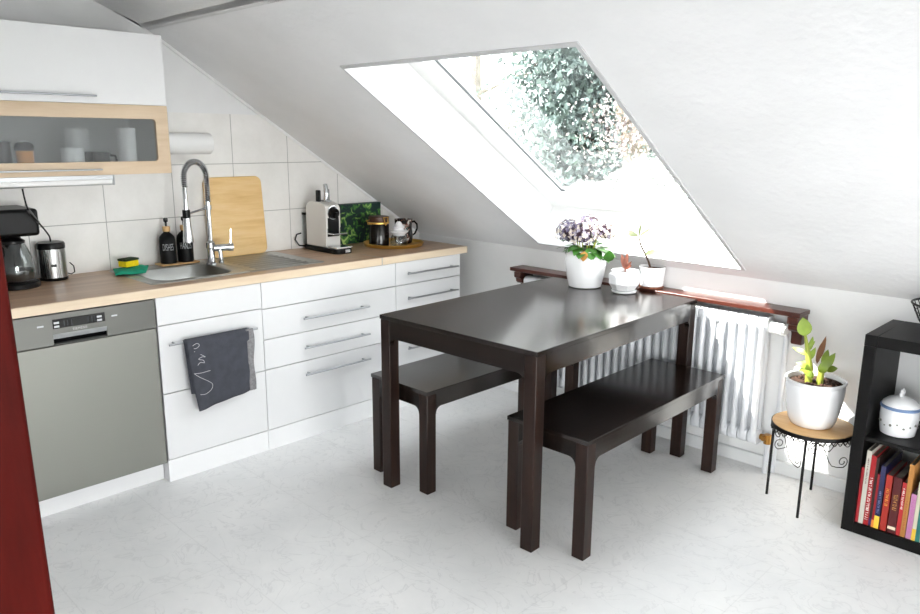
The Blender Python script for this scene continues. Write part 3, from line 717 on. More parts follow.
# capsule coffee machine
t = thing('espresso_machine', 'cream capsule espresso machine on a black base, right of the drainer', 'coffee machine', (.13, 1.735, CZ), math.radians(0)); t.scale = (1, 1, 1.07)
m = MB(); m.loft([rrect(-.08, .235, -.055, .055, .03, 0), rrect(-.082, .237, -.057, .057, .032, .012), rrect(-.08, .235, -.055, .055, .03, .024)]); m.build('base', 'black', t)
body = [(-.05, .0245), (.13, .0245), (.13, .118), (.135, .12), (.135, .215), (.125, .232), (.08, .247), (-.01, .248), (-.04, .236), (-.05, .21)]
m = MB(); m.prism(body, 'y', -.047, .047); bd = m.build('body', 'cream', t, bevel=.006, seg=3)
m = MB(); m.box(.1305, .1365, -.036, .036, .078, .172); m.build('cup_recess', 'display', bd, smooth=False)
m = MB(); m.cyl((.13, 0, .197), (.16, 0, .193), .031, .024, seg=20); m.box(.155, .172, -.008, .008, .17, .2); m.build('spout', 'black', bd)
m = MB(); m.tube([(.1335, .033*math.cos(a*PI/10), .197+.033*math.sin(a*PI/10)) for a in range(20)], .004, 6, closed=True); m.build('ring', 'chrome', bd)
m = MB(); m.box(.0, .11, -.012, .012, .247, .256); m.tube([(.075, 0, .25), (.082, 0, .29), (.07, 0, .335)], [.014, .014, .012], 12); m.build('lever', 'chrome', t, bevel=.002)
m = MB(); m.box(.03, .06, -.036, -.020, .247, .305); m.box(.03, .06, .020, .036, .247, .308); m.build('capsule_flap', 'black', t, bevel=.004)
m = MB(); m.box(.136, .20, -.045, .045, .092, .099); m.build('cup_rest', 'chrome', t, bevel=.002)
m = MB(); m.box(.15, .232, -.05, .05, .0245, .034); m.build('drip_grid', 'chrome', t, bevel=.002)
m = MB(); m.box(.2335, .2385, .0, .03, .006, .02); m.build('logo_plate', 'alu', t)
m = MB(); m.lathe([(.026, .025), (.028, .03), (.028, .175)], (-.076, -.022), 20); m.build('water_tank', 'thin', t)
m = MB(); m.lathe([(.029, .175), (.029, .185)], (-.076, -.022), 20); m.build('tank_lid', 'black', t)
m = MB(); m.tube([(-.06, -.05, .015), (-.07, -.085, .02), (-.085, -.10, .05), (-.09, -.085, .075), (-.085, -.06, .08)], .004, 6); m.build('cable', 'black', t)
# green leaf print box
t = thing('gift_box', 'dark green box with leaf print standing behind the coffee jar', 'box', (.052, 2.078, CZ))
m = MB(); m.box(-.02, .02, -.145, .145, 0, .225); m.build('body', 'greenbox', t, bevel=.001)
m = MB(); m.box(-.0205, .0205, -.146, .146, .2255, .229); m.build('top_edge', plain('dark_teal', (24, 52, 50), .5), t)
# gold tray with jar, sugar pot and mug
t = thing('serving_tray', 'round gold metal tray near the right end of the worktop', 'tray', (.29, 2.135, CZ))
m = MB(); m.lathe([(.155, 0), (.165, .001), (.172, .016), (.175, .018), (.172, .02), (.163, .005), (.15, .004)], seg=56); m.build('dish', 'gold', t)
t = thing('coffee_canister', 'black glass coffee canister with brown lid and wire clasp on the gold tray', 'canister', (.275, 2.04, CZ+.0045))
m = MB(); m.lathe([(.054, 0), (.057, .004), (.057, .12), (.054, .126)], seg=32); m.build('body', 'coffee', t)
m = MB(); m.lathe([(.0575, .1265), (.059, .128), (.059, .134), (.0575, .136)], seg=32); m.build('band', 'gold', t)
m = MB(); m.lathe([(.057, .137), (.058, .14), (.058, .165), (.054, .168)], seg=32); m.build('lid', 'brown', t)
m = MB(); m.tube([(.06, .0, .12), (.066, .012, .14), (.062, .016, .165), (.062, -.016, .165), (.066, -.012, .14), (.06, 0, .12)], .0025, 6); m.tube([(-.01, -.06, .15), (0, -.085, .148), (.01, -.085, .128), (.01, -.06, .126)], .0025, 6); m.build('clasp', 'gold', t)
t = thing('sugar_pot', 'small grey glass pot with white ruffled stopper on the gold tray', 'pot', (.375, 2.102, CZ+.0045))
m = MB(); m.lathe([(.04, 0), (.048, .006), (.05, .03), (.045, .055), (.038, .066), (.035, .066), (.042, .053), (.046, .03), (.04, .008)], seg=28); m.build('body', 'thin', t)
m = MB(); m.lathe([(.034, .062), (.036, .07), (.052, .082), (.054, .088), (.03, .094), (.026, .1), (.032, .106), (.034, .112), (.022, .122), (.016, .134), (.008, .142)], seg=24); m.build('stopper', 'whitepot', t)
m = MB(); m.sphere((0, 0, .146), .008, 10, 8); m.build('knob', 'black', t)
t = thing('mug', 'tall black patterned mug on the right edge of the gold tray', 'mug', (.285, 2.215, CZ+.0045))
m = MB(); m.lathe([(.042, 0), (.050, .006), (.055, .04), (.049, .09), (.051, .136), (.053, .14), (.049, .14), (.046, .09), (.051, .04), (.042, .01)], seg=28); m.build('body', 'mugprint', t)
m = MB(); m.tube([(.012, .046, .118), (.018, .068, .124), (.024, .084, .106), (.024, .086, .082), (.018, .073, .052), (.012, .051, .04)], .0055, 8); m.build('handle', 'black', t)

# tea towel hanging on the sink cabinet's bar
t = thing('tea_towel', 'slate grey tea towel with script print hanging on the cabinet bar', 'towel', (0,0,0))
def lerp(a, b, k): return a+(b-a)*k
def towel_front(u, v):       # u across, v down
    y = lerp(lerp(.690, .728, v**1.4), lerp(.980, .984, v), u)
    zt = .622; zb = lerp(.303, .34, u)
    z = lerp(zt, zb, v); x = .655 + .004*math.sin(9*u+1)*v + .003*math.sin(17*u)*v - .006*v
    if v < .04: x = .640+.015*math.sin(v/.04*PI/2); z = .622+.004*math.cos(v/.04*PI/2)
    return (x, y, z)
m = MB(); sheet(towel_front, 20, 24, m); tf = m.build('front_layer', 'towel', t, solid=.004, angle=80)
def towel_back(u, v):
    y = lerp(lerp(.686, .703, v), lerp(.99, 1.0, v), u)
    z = lerp(.6235, lerp(.385, .335, u), v); x = .643+.003*math.sin(8*u)*v
    return (x, y, z) if v > .04 else (.6375, y, .6235)
m = MB(); sheet(towel_back, 14, 14, m); m.build('back_layer', 'towel', t, solid=.003, angle=80)
def towel_edge(u, v):
    y = lerp(.968+.006*v, 1.003+.004*math.sin(9*v), u); z = lerp(.6225, .338, v); return (.6512+.003*math.sin(6*v), y, z)
m = MB(); sheet(towel_edge, 4, 20, m); m.build('edge_strip', 'fringe', t, solid=.003, angle=80)
def tz(px, pz):      # towel print: 0..1 across, 0..1 down -> point on the front layer
    p = Vector(towel_front(px, pz)); return p+Vector((.003, 0, 0))
m = MB()
for st in ([(.09, .08), (.13, .06), (.17, .06), (.19, .09), (.15, .12), (.10, .12)], [(.10, .16), (.11, .165)], [(.12, .36), (.17, .33), (.23, .35), (.22, .31), (.15, .28), (.21, .26), (.26, .27), (.19, .22)],
           [(.04, .46), (.17, .48), (.31, .485)], [(.05, .47), (.13, .54), (.24, .62), (.31, .69), (.28, .76), (.17, .79), (.07, .77)]):
    m.tube([tz(a, max(.05, b)) for a, b in smooth_path(st)], .0012, 5)
m.build('script_print', 'script', tf)

# ------------------------------------------------------------------ table and benches
def fillet_apron(m, L, h, leg, r, thick, axis, off, ztop):
    """panel between two legs: flat top, quarter-round into each leg"""
    P = [(leg, ztop), (L-leg, ztop)]
    P += [(L-leg, ztop-h-r)] + [(L-leg-r+r*math.cos(a), ztop-h-r+r*math.sin(a)) for a in [PI/2*i/8 for i in range(1, 9)]]
    P += [(leg+r-r*math.sin(a), ztop-h-r+r*math.cos(a)) for a in [PI/2*i/8 for i in range(0, 8)]] + [(leg, ztop-h-r)]
    m.prism(P, axis, off, off+thick)
def dark_table(name, label, cat, bx, by, th, L, W, H, leg, apron, r, top, group=None, over=.003):
    # bx, by: the near right corner; L runs along local y, W along local -x
    cxl, cyl_ = -W/2, L/2
    wx = bx + cxl*math.cos(th) - cyl_*math.sin(th); wy = by + cxl*math.sin(th) + cyl_*math.cos(th)
    t = thing(name, label, cat, (wx, wy, 0), th, group)
    x0, x1, y0, y1 = -W/2+over, W/2-over, -L/2+over, L/2-over
    m = MB(); m.box(-W/2, W/2, -L/2, L/2, H-top, H); m.build('tabletop' if cat == 'table' else 'seat', 'dark', t, bevel=.002)
    for (sx, sy) in ((x0, y0), (x1-leg, y0), (x0, y1-leg), (x1-leg, y1-leg)):
        m = MB(); m.box(sx, sx+leg, sy, sy+leg, 0, H-top-.0005); m.build('leg', 'darkleg', t, bevel=.0025)
    zt = H-top-.0005
    for off in (x0+.0005, x1-.0225):
        m = MB(); fillet_apron(m, y1-y0, apron, leg, r, .022, 'x', off, zt)
        for v in m.bm.verts: v.co.y += y0
        m.build('apron', 'dark', t, smooth=False)
    for off in (y0+.0005, y1-.0225):
        m = MB(); fillet_apron(m, x1-x0, apron, leg, r, .022, 'y', off, zt)
        for v in m.bm.verts: v.co.x += x0
        m.build('apron', 'darkapron', t, smooth=False)
    return t
M['darkapron'] = wood('dark_brown_ash_ends', [(.3, (14, 9, 7)), (.5, (22, 15, 12)), (.75, (36, 25, 20))], axis=0, rough=.26, scale=11, stretch=26, bump=.05, spec=.3)
dark_table('dining_table', 'dark brown wooden dining table with potted plants at its far end', 'table', 2.056, 1.259, .0332, 1.195, .80, .75, .052, .072, .032, .018)
dark_table('bench', 'dark brown bench on the right side of the dining table', 'bench', 2.2187, 1.3464, .0171, 1.05, .36, .45, .05, .058, .03, .016, 'dark brown benches at the table')
dark_table('bench', 'dark brown bench on the kitchen side of the dining table', 'bench', 1.467, 1.300, 0.0, 1.05, .36, .45, .05, .058, .03, .016, 'dark brown benches at the table')

# ------------------------------------------------------------------ ledge, radiator
LZ = .757; LY = 2.464
t = thing('shelf_board', 'reddish brown wooden shelf board on brackets above the radiator', 'shelf', (1.68, KY, LZ))
m = MB(); m.box(-.79, .785, LY-KY, -.0005, -.020, 0); m.build('board', 'mahogany', t, bevel=.003)
prof = [(-.001, -.0205), (-.115, -.0205), (-.115, -.05), (-.10, -.058), (-.098, -.075), (-.085, -.085), (-.06, -.09), (-.052, -.105), (-.052, -.14), (-.045, -.15), (-.015, -.15), (-.001, -.14)]
for x in (-.755, .735):
    m = MB(); m.prism(prof, 'x', x, x+.045); m.build('bracket', 'mahogany', t, bevel=.003)
r = thing('radiator', 'white ribbed column radiator on the wall under the shelf', 'radiator', (0, 0, 0))
RY0, RY1, RZ0, RZ1 = 2.468, 2.552, .135, .715
PIT = .045
proto = None
for k in range(3, 33):
    xc = .87 + PIT*k
    if proto is None:
        m = MB()
        for yc in (RY0+.016, RY1-.016):     # two tubes per section, joined by top and bottom headers
            loops = []
            for z, wx_, wy_ in ((RZ0+.03, .018, .018), (RZ0+.07, .0125, .019), (RZ1-.07, .0125, .019), (RZ1-.03, .018, .018)):
                loops.append([(wx_*math.cos(a), yc+wy_*math.sin(a), z) for a in [2*PI*i/14 for i in range(14)]])
            m.loft(loops)
        for zc in (RZ0+.03, RZ1-.03):
            pts = rrect(RY0, RY1, zc-.03, zc+.03, .026, 0, 6)
            m.loft([[(-.0205, p[0]*.9+(RY0+RY1)/2*.1, p[1]) for p in pts], [(-.012, p[0], p[1]) for p in pts], [(.012, p[0], p[1]) for p in pts], [(.0205, p[0]*.9+(RY0+RY1)/2*.1, p[1]) for p in pts]])
        proto = m.build('section', 'radiator', r, loc=(xc, 0, 0), angle=45)
    else:
        cpy = proto.copy(); COL.objects.link(cpy); cpy.location = (xc, 0, 0)
m = MB(); m.box(2.12, 2.145, RY0-.018, RY0-.002, .585, .655); m.build('heat_meter', 'lining', r, bevel=.004)
XR = .87+PIT*32+.02
m = MB(); m.cyl((XR, 2.52, .675), (XR+.03, 2.52, .675), .014, seg=14); m.build('valve_body', 'brass', r)
m = MB(); m.cyl((XR+.006, 2.512, .672), (XR+.07, 2.492, .669), .029, .027, seg=22); m.cyl((XR+.07, 2.492, .669), (XR+.078, 2.4895, .6685), .022, .018, seg=22); m.build('thermostat_knob', 'lining', r)
m = MB(); m.cyl((XR, 2.52, .165), (XR+.035, 2.52, .165), .013, seg=14); m.cyl((XR+.033, 2.52, .182), (XR+.033, 2.52, .14), .016, seg=14); m.cyl((XR+.02, 2.50, .165), (XR+.02, 2.515, .165), .012, seg=12); m.build('lower_valve', 'brass', r)
m = MB(); m.cyl((XR+.035, 2.52, .14), (XR+.035, 2.52, .001), .011, seg=12); m.build('pipe', 'radiator', r)
m = MB(); m.tube([(XR+.055, 2.558, .0), (XR+.055, 2.558, .62), (XR+.045, 2.55, .655), (XR+.03, 2.53, .675)], .011, 12); m.build('pipe', 'radiator', r)
m = MB(); m.box(1.02, 2.2, RY1-.03, KY-.001, .66, .68); m.build('wall_bracket', 'radiator', r, smooth=False)

# ------------------------------------------------------------------ plants on the table end
TZ = .7505
t = thing('potted_hydrangea', 'hydrangea with purple and cream blooms in a large white pot', 'potted plant', (1.485, 2.335, TZ))
m = MB(); m.lathe([(.070, 0), (.078, .004), (.089, .05), (.098, .11), (.098, .14), (.093, .172), (.09, .18), (.086, .18), (.089, .165), (.093, .14), (.092, .13)], seg=40, cap1=False); m.build('pot', 'whitepot', t)
m = MB(); m.lathe([(.0, .150), (.092, .152)], seg=30, cap0=False, cap1=False); m.build('soil', 'soil', t)
rnd = random.Random(3)
m = MB()
for i in range(26):
    a = 2*PI*i/26 + rnd.uniform(-.2, .2); el = rnd.uniform(-.35, .5)
    d = Vector((math.cos(a), math.sin(a), el)); L_ = rnd.uniform(.07, .105)
    m.leaf((.05*math.cos(a), .05*math.sin(a), rnd.uniform(.17, .21)), d, L_, L_*.62, bend=rnd.uniform(.2, .5))
m.leaf((.085, -.03, .19), (.95, .25, .05), .10, .055, bend=.35)
m.leaf((-.06, -.01, .19), (-1, -.2, .05), .11, .055, bend=.25)
m.build('leaves', 'leaf', t, angle=80)
m = MB(); m.tube([(.09, -.04, .165), (.13, -.045, .15), (.165, -.05, .17)], .0022, 6); m.leaf((.16, -.05, .145), (.25, -.25, .9), .06, .05, bend=.05, up=(.6, -.7, .2)); m.build('drooping_leaf', 'leaf', t, angle=80)
m = MB(); m.leaf((.05, -.085, .185), (.1, -.35, -.8), .05, .04, bend=.1); m.build('faded_leaf', plain('yellow_brown_leaf', (190, 140, 70), .6), t)
m = MB(); 
for i in range(7):
    a = 2*PI*i/7; m.tube([(.03*math.cos(a), .03*math.sin(a), .15), (.05*math.cos(a), .05*math.sin(a), .24)], .003, 6)
m.build('stems', 'stemgreen', t)
for (hx, hy, hz, hr, wts) in ((-.085, -.03, .255, .066, (4, 4, 3, 5)), (.012, -.05, .258, .072, (3, 6, 3, 4)), (.085, .02, .27, .062, (1, 9, 1, 4)), (-.02, .05, .285, .06, (3, 5, 2, 3))):
    m = MB()
    for i in range(170):
        z = rnd.uniform(-.55, 1); a = rnd.uniform(0, 2*PI); q = math.sqrt(max(0, 1-z*z))
        nrm = Vector((q*math.cos(a), q*math.sin(a), z)); c0 = Vector((hx, hy, hz))+nrm*hr*rnd.uniform(.82, 1.05)
        u = nrm.orthogonal().normalized(); v = nrm.cross(u); ph = rnd.uniform(0, PI)
        m.mi = rnd.choices(range(4), wts)[0]
        for k in range(4):
            b = ph+k*PI/2; dd_ = u*math.cos(b)+v*math.sin(b); ss = u*math.cos(b+PI/2)+v*math.sin(b+PI/2); sz = rnd.uniform(.0075, .0115)
            m.poly([c0, c0+dd_*sz*.6+ss*sz*.45+nrm*.002, c0+dd_*sz*1.15+nrm*.001, c0+dd_*sz*.6-ss*sz*.45+nrm*.002])
    m.mi = 2; m.sphere((hx, hy, hz), hr*.55, 10, 7)
    m.build('flower_head', ['petal1', 'petal2', 'petal3', 'petal4'], t, smooth=False)

t = thing('potted_seedling', 'small reddish brown seedling in an eight-sided white pot', 'potted plant', (1.700, 2.345, TZ))
m = MB(); m.lathe([(.046, 0), (.056, .003), (.059, .010), (.052, .012), (.05, .010)], seg=32); m.build('saucer', 'whitepot', t)
m = MB(); m.lathe([(.046, .0125), (.054, .016), (.073, .045), (.073, .088), (.064, .1), (.067, .106), (.06, .106), (.057, .092)], seg=8, cap1=False); m.build('pot', 'whitepot', t, smooth=False)
m = MB(); m.lathe([(0, .09), (.056, .09)], seg=8, cap0=False, cap1=False); m.build('soil', 'soil', t, smooth=False)
m = MB(); m.tube([(0, 0, .09), (.002, 0, .12)], .003, 6)
for (dx, dy, dz, L_, w_) in ((-.25, -.1, 1, .075, .024), (.05, .1, 1, .085, .02), (.6, .1, .8, .05, .016), (.8, -.2, .5, .045, .014), (-.5, .3, .6, .04, .014)):
    m.leaf((0, 0, .11), (dx, dy, dz), L_, w_, bend=.1, up=(.6, -.7, .3))
m.build('leaves', 'dryleaf', t, angle=80)

t = thing('potted_sapling', 'thin pale leaved sapling in a round white pot on the shelf board', 'potted plant', (1.752, 2.502, LZ+.0005))
m = MB(); m.lathe([(.046, 0), (.056, .003), (.058, .010), (.05, .011)], seg=28); m.build('saucer', 'terracotta', t)
m = MB(); m.lathe([(.048, .0115), (.054, .014), (.058, .06), (.061, .098), (.063, .104), (.058, .104), (.056, .095)], seg=32, cap1=False); m.build('pot', 'whitepot', t)
m = MB(); m.lathe([(0, .093), (.056, .093)], seg=24, cap0=False, cap1=False); m.build('soil', 'soil', t)
m = MB(); stem = [(0, -.015, .09), (-.006, -.03, .13), (-.016, -.05, .17), (-.03, -.068, .21), (-.036, -.08, .25)]; m.tube(stem, [.0055, .005, .0045, .004, .0035], 8); m.build('stem', 'twig', t)
m = MB()
for (p, d, L_, w_) in (((-.036, -.08, .25), (-1, -.3, .55), .075, .02), ((-.036, -.08, .25), (-.7, -.3, .15), .085, .018), ((-.036, -.08, .25), (.9, .2, .8), .085, .014), ((-.036, -.08, .25), (.1, 0, 1), .075, .013), ((-.016, -.05, .17), (.9, -.3, .25), .1, .03)):
    m.leaf(p, d, L_, w_, bend=.2, up=(.3, -.8, .5))
m.build('leaves', 'leafpale', t, angle=80)

# ------------------------------------------------------------------ plant stand and big pot
PX, PY, PZ = 2.60, 2.355, .345
t = thing('plant_stand', 'round plant stand with wooden top and black scrolled metal legs', 'plant stand', (PX, PY, 0))
m = MB(); m.lathe([(.138, PZ-.012), (.152, PZ-.012), (.152, PZ), (.148, PZ+.001)], seg=48); m.build('wooden_top', 'lightwood', t)
m = MB(); m.lathe([(.1525, PZ-.018), (.156, PZ-.018), (.156, PZ-.002), (.1525, PZ-.002)], seg=48, cap0=False, cap1=False); m.lathe([(.1525, PZ-.018), (.1525, PZ-.002)], seg=48, cap0=False, cap1=False)
n = 40
for i in range(n):      # lace edging below the band
    a0 = 2*PI*i/n; rr_ = .154
    pts = [(rr_*math.cos(a0+2*PI/n*q), rr_*math.sin(a0+2*PI/n*q), PZ-.018-.014*math.sin(PI*q)) for q in [k/6 for k in range(7)]]
    m.tube(pts, .0018, 5)
    pts = [(rr_*math.cos(a0+2*PI/n*q), rr_*math.sin(a0+2*PI/n*q), PZ-.020-.006*math.sin(PI*q)) for q in [k/4 for k in range(5)]]
    m.tube(pts, .0014, 4)
m.build('lace_band', 'wire', t)
LA = [math.atan2(2.342-PY, 2.456-PX), math.atan2(2.216-PY, 2.626-PX)]
LA = [LA[1]-PI/2, LA[1], LA[1]+PI/2, LA[1]+PI]
for a in LA:
    c_, s_ = math.cos(a), math.sin(a)
    m = MB(); m.tube([(.145*c_, .145*s_, PZ-.014), (.147*c_, .147*s_, 0)], .0055, 8); m.build('leg', 'wire', t)
def scroll(a0, a1):
    P0 = Vector((.148*math.cos(a0), .148*math.sin(a0), 0)); P1 = Vector((.148*math.cos(a1), .148*math.sin(a1), 0))
    A_ = []; B_ = []
    for k in range(25):
        f = k/24; a = PI/2 + 2.6*PI*(1-f); r_ = .007+.017*f; A_.append((.036+r_*math.cos(a), -.034+r_*math.sin(a)))
        a = -PI/2 + 2.6*PI*f; r_ = .024-.017*f; B_.append((.172+r_*math.cos(a), -.098+r_*math.sin(a)))
    mid = [(.075, -.025), (.098, -.066), (.125, -.112)]
    return [P0.lerp(P1, u/.209)+Vector((0, 0, PZ-.024+z)) for u, z in smooth_path(A_+mid+B_, 2)]
for a0, a1 in zip(LA, LA[1:]+LA[:1]):
    m = MB(); m.tube(scroll(a0, a1), .0019, 5); m.build('scroll', 'wire', t)
t = thing('potted_dumb_cane', 'cut back yellow-green plant in a wide white pot on the stand', 'potted plant', (2.592, 2.35, PZ+.0015))
m = MB(); seg = 64
loops = []
def potloop(r, z, twist):
    out_ = []
    for i in range(seg):
        a = 2*PI*i/seg; k = 1+.022*(.5+.5*math.cos(9*a+twist))**3 * (1 if .03 < z < .17 else 0)
        out_.append((r*k*math.cos(a), r*k*math.sin(a), z))
    return out_
for (r_, z_) in ((.070, 0), (.078, .004), (.089, .025), (.098, .06), (.103, .10), (.106, .14), (.107, .165), (.105, .172), (.112, .18), (.112, .188), (.105, .188), (.101, .17), (.098, .15)):
    loops.append(potloop(r_, z_, z_*26))
m.loft(loops, True, False); m.build('pot', 'whitepot', t, angle=60)
m = MB(); m.lathe([(0, .172), (.102, .17)], seg=32, cap0=False, cap1=False)
for i in range(60):
    a = rnd.uniform(0, 2*PI); q = .092*math.sqrt(rnd.random()); m.sphere((q*math.cos(a), q*math.sin(a), .173), rnd.uniform(.004, .009), 6, 4)
m.build('soil', 'soil', t)
m = MB(); m.tube([(-.02, -.02, .165), (-.022, -.022, .23), (-.035, -.024, .30), (-.05, -.026, .36)], [.014, .013, .009, .005], 10)
m.tube([(.018, -.01, .165), (.02, -.012, .22), (.03, -.012, .26)], [.013, .012, .008], 10); m.build('stems', 'stemgreen', t)
m = MB()
m.leaf((-.05, -.026, .355), (-.15, -.1, 1), .078, .056, bend=.12, up=(.5, -.8, .1))
for (p, d, L_, w_, b_) in (((-.03, -.024, .28), (-1, -.2, .6), .075, .02, .5), ((.03, -.012, .245), (.5, -.3, .75), .06, .032, .8), ((.02, -.02, .22), (.45, -.6, .7), .065, .036, .9), ((.03, -.005, .23), (.6, .2, .3), .055, .028, 1.0), ((.02, -.01, .25), (.2, .3, 1), .07, .026, .3), ((-.03, -.02, .26), (.4, -.2, .9), .065, .022, .15), ((-.025, -.03, .2), (.3, -.7, .9), .06, .026, .4), ((-.02, -.03, .23), (-.5, -.5, .5), .05, .024, .7), ((.0, -.03, .2), (.0, -.7, .5), .05, .026, .9), ((-.03, -.024, .3), (.1, .2, 1), .06, .018, .1), ((-.035, -.024, .31), (.5, .0, .7), .04, .014, .3)):
    m.leaf(p, d, L_, w_, bend=b_, up=(.4, -.7, .4))
m.build('leaves', 'leaflight', t, angle=80)
m = MB(); m.leaf((-.02, -.02, .25), (-1, -.1, .05), .06, .024, bend=.5, up=(.3, -.6, .6)); m.leaf((-.02, -.02, .23), (-.8, -.3, -.1), .05, .022, bend=.5, up=(.3, -.6, .6)); m.build('pale_leaf', 'leafpale', t, angle=80)
m = MB(); m.leaf((.0, -.01, .26), (.22, 0, 1), .11, .022, bend=.05, up=(.5, -.8, .1)); m.leaf((.0, -.01, .25), (.05, 0, 1), .085, .018, bend=-.1, up=(.5, -.8, .1)); m.build('withered_leaf', plain('withered', (112, 74, 46), .7), t, angle=80)

# ------------------------------------------------------------------ bookcase and its contents
BX, BYF, BD, BW, BH, PT = 2.777, 2.243, .33, .77, .77, .042
t = thing('bookcase', 'black-brown open cube bookcase by the low wall at the right edge', 'bookcase', (BX, BYF, 0))
for x in (0, BW-PT): MB().box(x, x+PT, 0, BD, 0, BH-PT-.0008).build('side_panel', 'shelfblack', t, bevel=.0015)
m = MB(); m.box(PT+.001, BW, 0, BD, BH-PT, BH); m.build('top', 'shelfblack', t, bevel=.0015)
m = MB(); m.box(0, PT, 0, BD, BH-PT, BH); m.build('corner_block', 'shelfblack', t, bevel=.0015)
m = MB(); m.box(PT, BW-PT, 0, BD, 0, PT); m.build('bottom', 'shelfblack', t, bevel=.0015)
m = MB(); m.box(PT, BW-PT, .004, BD-.004, .372, .388); m.build('shelf', 'shelfblack', t, bevel=.001)
m = MB(); m.box(BW/2-.008, BW/2+.008, .004, BD-.004, PT, .372); m.box(BW/2-.008, BW/2+.008, .004, BD-.004, .388, BH-PT); m.build('divider', 'shelfblack', t, bevel=.001)

def book(label, x0, x1, h, c, depth=.17, title=None, band=None, yoff=.012, tcol=(240, 236, 228)):
    x0 += .0004; x1 -= .0004
    t = thing('book', label, 'book', ((x0+x1)/2, BYF+yoff, PT+.0005), 0, 'books in the lower left compartment')
    w = (x1-x0)/2; c = tuple(int(v*.84) for v in c); cm = plain('book_cover', c, .45, var=.05)
    m = MB(); m.box(-w, -w+.0015, 0, depth, 0, h); m.box(w-.0015, w, 0, depth, 0, h); m.box(-w, w, -.0015, 0, 0, h); cv = m.build('cover', cm, t, smooth=False)
    m = MB(); m.box(-w+.0017, w-.0017, .0005, depth-.004, .003, h-.003); m.build('pages', 'pages', t, smooth=False)
    if title:      # unreadable spine lettering: short strokes along the spine
        m = MB(); z0, z1, wd = title; z = z0*h; rr_ = random.Random(len(label))
        while z < z1*h:
            l_ = rr_.uniform(.003, .006); m.box(-w*wd, w*wd, -.0022, -.0015, z, z+l_*.35); m.box(-w*wd if rr_.random() < .5 else w*wd*.5, -w*wd*.5 if rr_.random() < .5 else w*wd, -.0022, -.0015, z, z+l_)
            z += l_+rr_.choice((.0018, .0018, .005))
        m.build('spine_print', plain('spine_print', tcol, .5), cv, smooth=False)
    if band:
        z0, z1, bc = band
        m = MB(); m.box(-w-.0002, w+.0002, -.0024, -.0015, z0*h, z1*h); m.build('spine_band', plain('spine_band', bc, .5), cv, smooth=False)
    return t
book('short plain red book, leftmost in the bookcase', 2.8198, 2.831, .222, (176, 22, 34), .15)
book('tall white book between the first red books', 2.831, 2.848, .293, (226, 220, 206), .25, (.55, .88, .3), tcol=(120, 100, 100))
book('tall red book with white lettering down its spine', 2.848, 2.866, .278, (186, 24, 30), .25, (.08, .68, .55))
book('tall very dark brown book right of the white-lettered red book', 2.866, 2.8755, .272, (44, 26, 20), .25, None, (.02, .12, (60, 30, 90)))
book('very thin red book left of the navy book', 2.8755, 2.884, .212, (168, 24, 34), .16, None, (.0, .14, (220, 130, 50)))
book('navy blue book with white top and yellow foot', 2.884, 2.901, .248, (38, 38, 88), .20, (.25, .6, .4), (.0, .2, (234, 190, 62)), tcol=(120, 130, 170))
book('orange-red book with gold script spine', 2.905, 2.926, .220, (190, 48, 34), .18, (.45, .75, .5), tcol=(222, 160, 70))
book('thick dark red book with gold script spine', 2.930, 2.957, .220, (92, 14, 20), .19, (.42, .72, .5), (.07, .12, (225, 205, 180)), tcol=(196, 150, 84))
book('slim bright red book left of the orange-brown book', 2.959, 2.973, .208, (204, 44, 48), .16, (.5, .9, .5))
book('tall orange-brown book right of the bright red one', 2.973, 2.989, .282, (204, 140, 70), .2, (.1, .5, .35), tcol=(170, 90, 50))
book('short pink book with faint lettering', 2.991, 3.009, .175, (216, 146, 192), .15, (.15, .85, .5), tcol=(190, 110, 170))
book('cream and yellow book at the right picture edge', 3.009, 3.022, .225, (232, 224, 198), .17, None, (.0, .2, (220, 180, 60)))
book('teal green book at the right picture edge', 3.022, 3.036, .215, (38, 122, 116), .17)
book('tall pale book mostly hidden past the picture edge', 3.036, 3.055, .25, (214, 208, 196), .18)

# lidded ceramic jar on the middle shelf
t = thing('lidded_jar', 'white ceramic lidded jar with blue rim on the bookcase shelf', 'jar', (2.893, 2.365, .3885))
m = MB(); m.lathe([(.052, 0), (.058, .004), (.062, .03), (.065, .07), (.064, .095), (.061, .10)], seg=36); bd = m.build('body', 'whitepot', t)
m = MB(); m.lathe([(.0625, .1005), (.067, .102), (.068, .107), (.066, .111), (.063, .112)], seg=36); m.build('rim', 'bluerim', t)
m = MB(); m.lathe([(.063, .1125), (.06, .122), (.045, .135), (.025, .143), (.012, .146)], seg=32); ld = m.build('lid', 'whitepot', t)
m = MB(); m.tube([(0, .016*math.cos(a*PI/8), .158+.012*math.sin(a*PI/8)) for a in range(16)], .0055, 8, closed=True); m.build('knob', 'whitepot', ld)
m = MB()
for i in range(18):
    a = 2*PI*i/18; rr_ = .0655
    m.sphere((rr_*math.cos(a)*.975, rr_*math.sin(a)*.975, .045+.006*(i % 3-1)), .0045 if i % 2 else .003, 8, 5, sz=1.2 if i % 3 else .8)
m.build('motifs', 'dotgrey', bd)
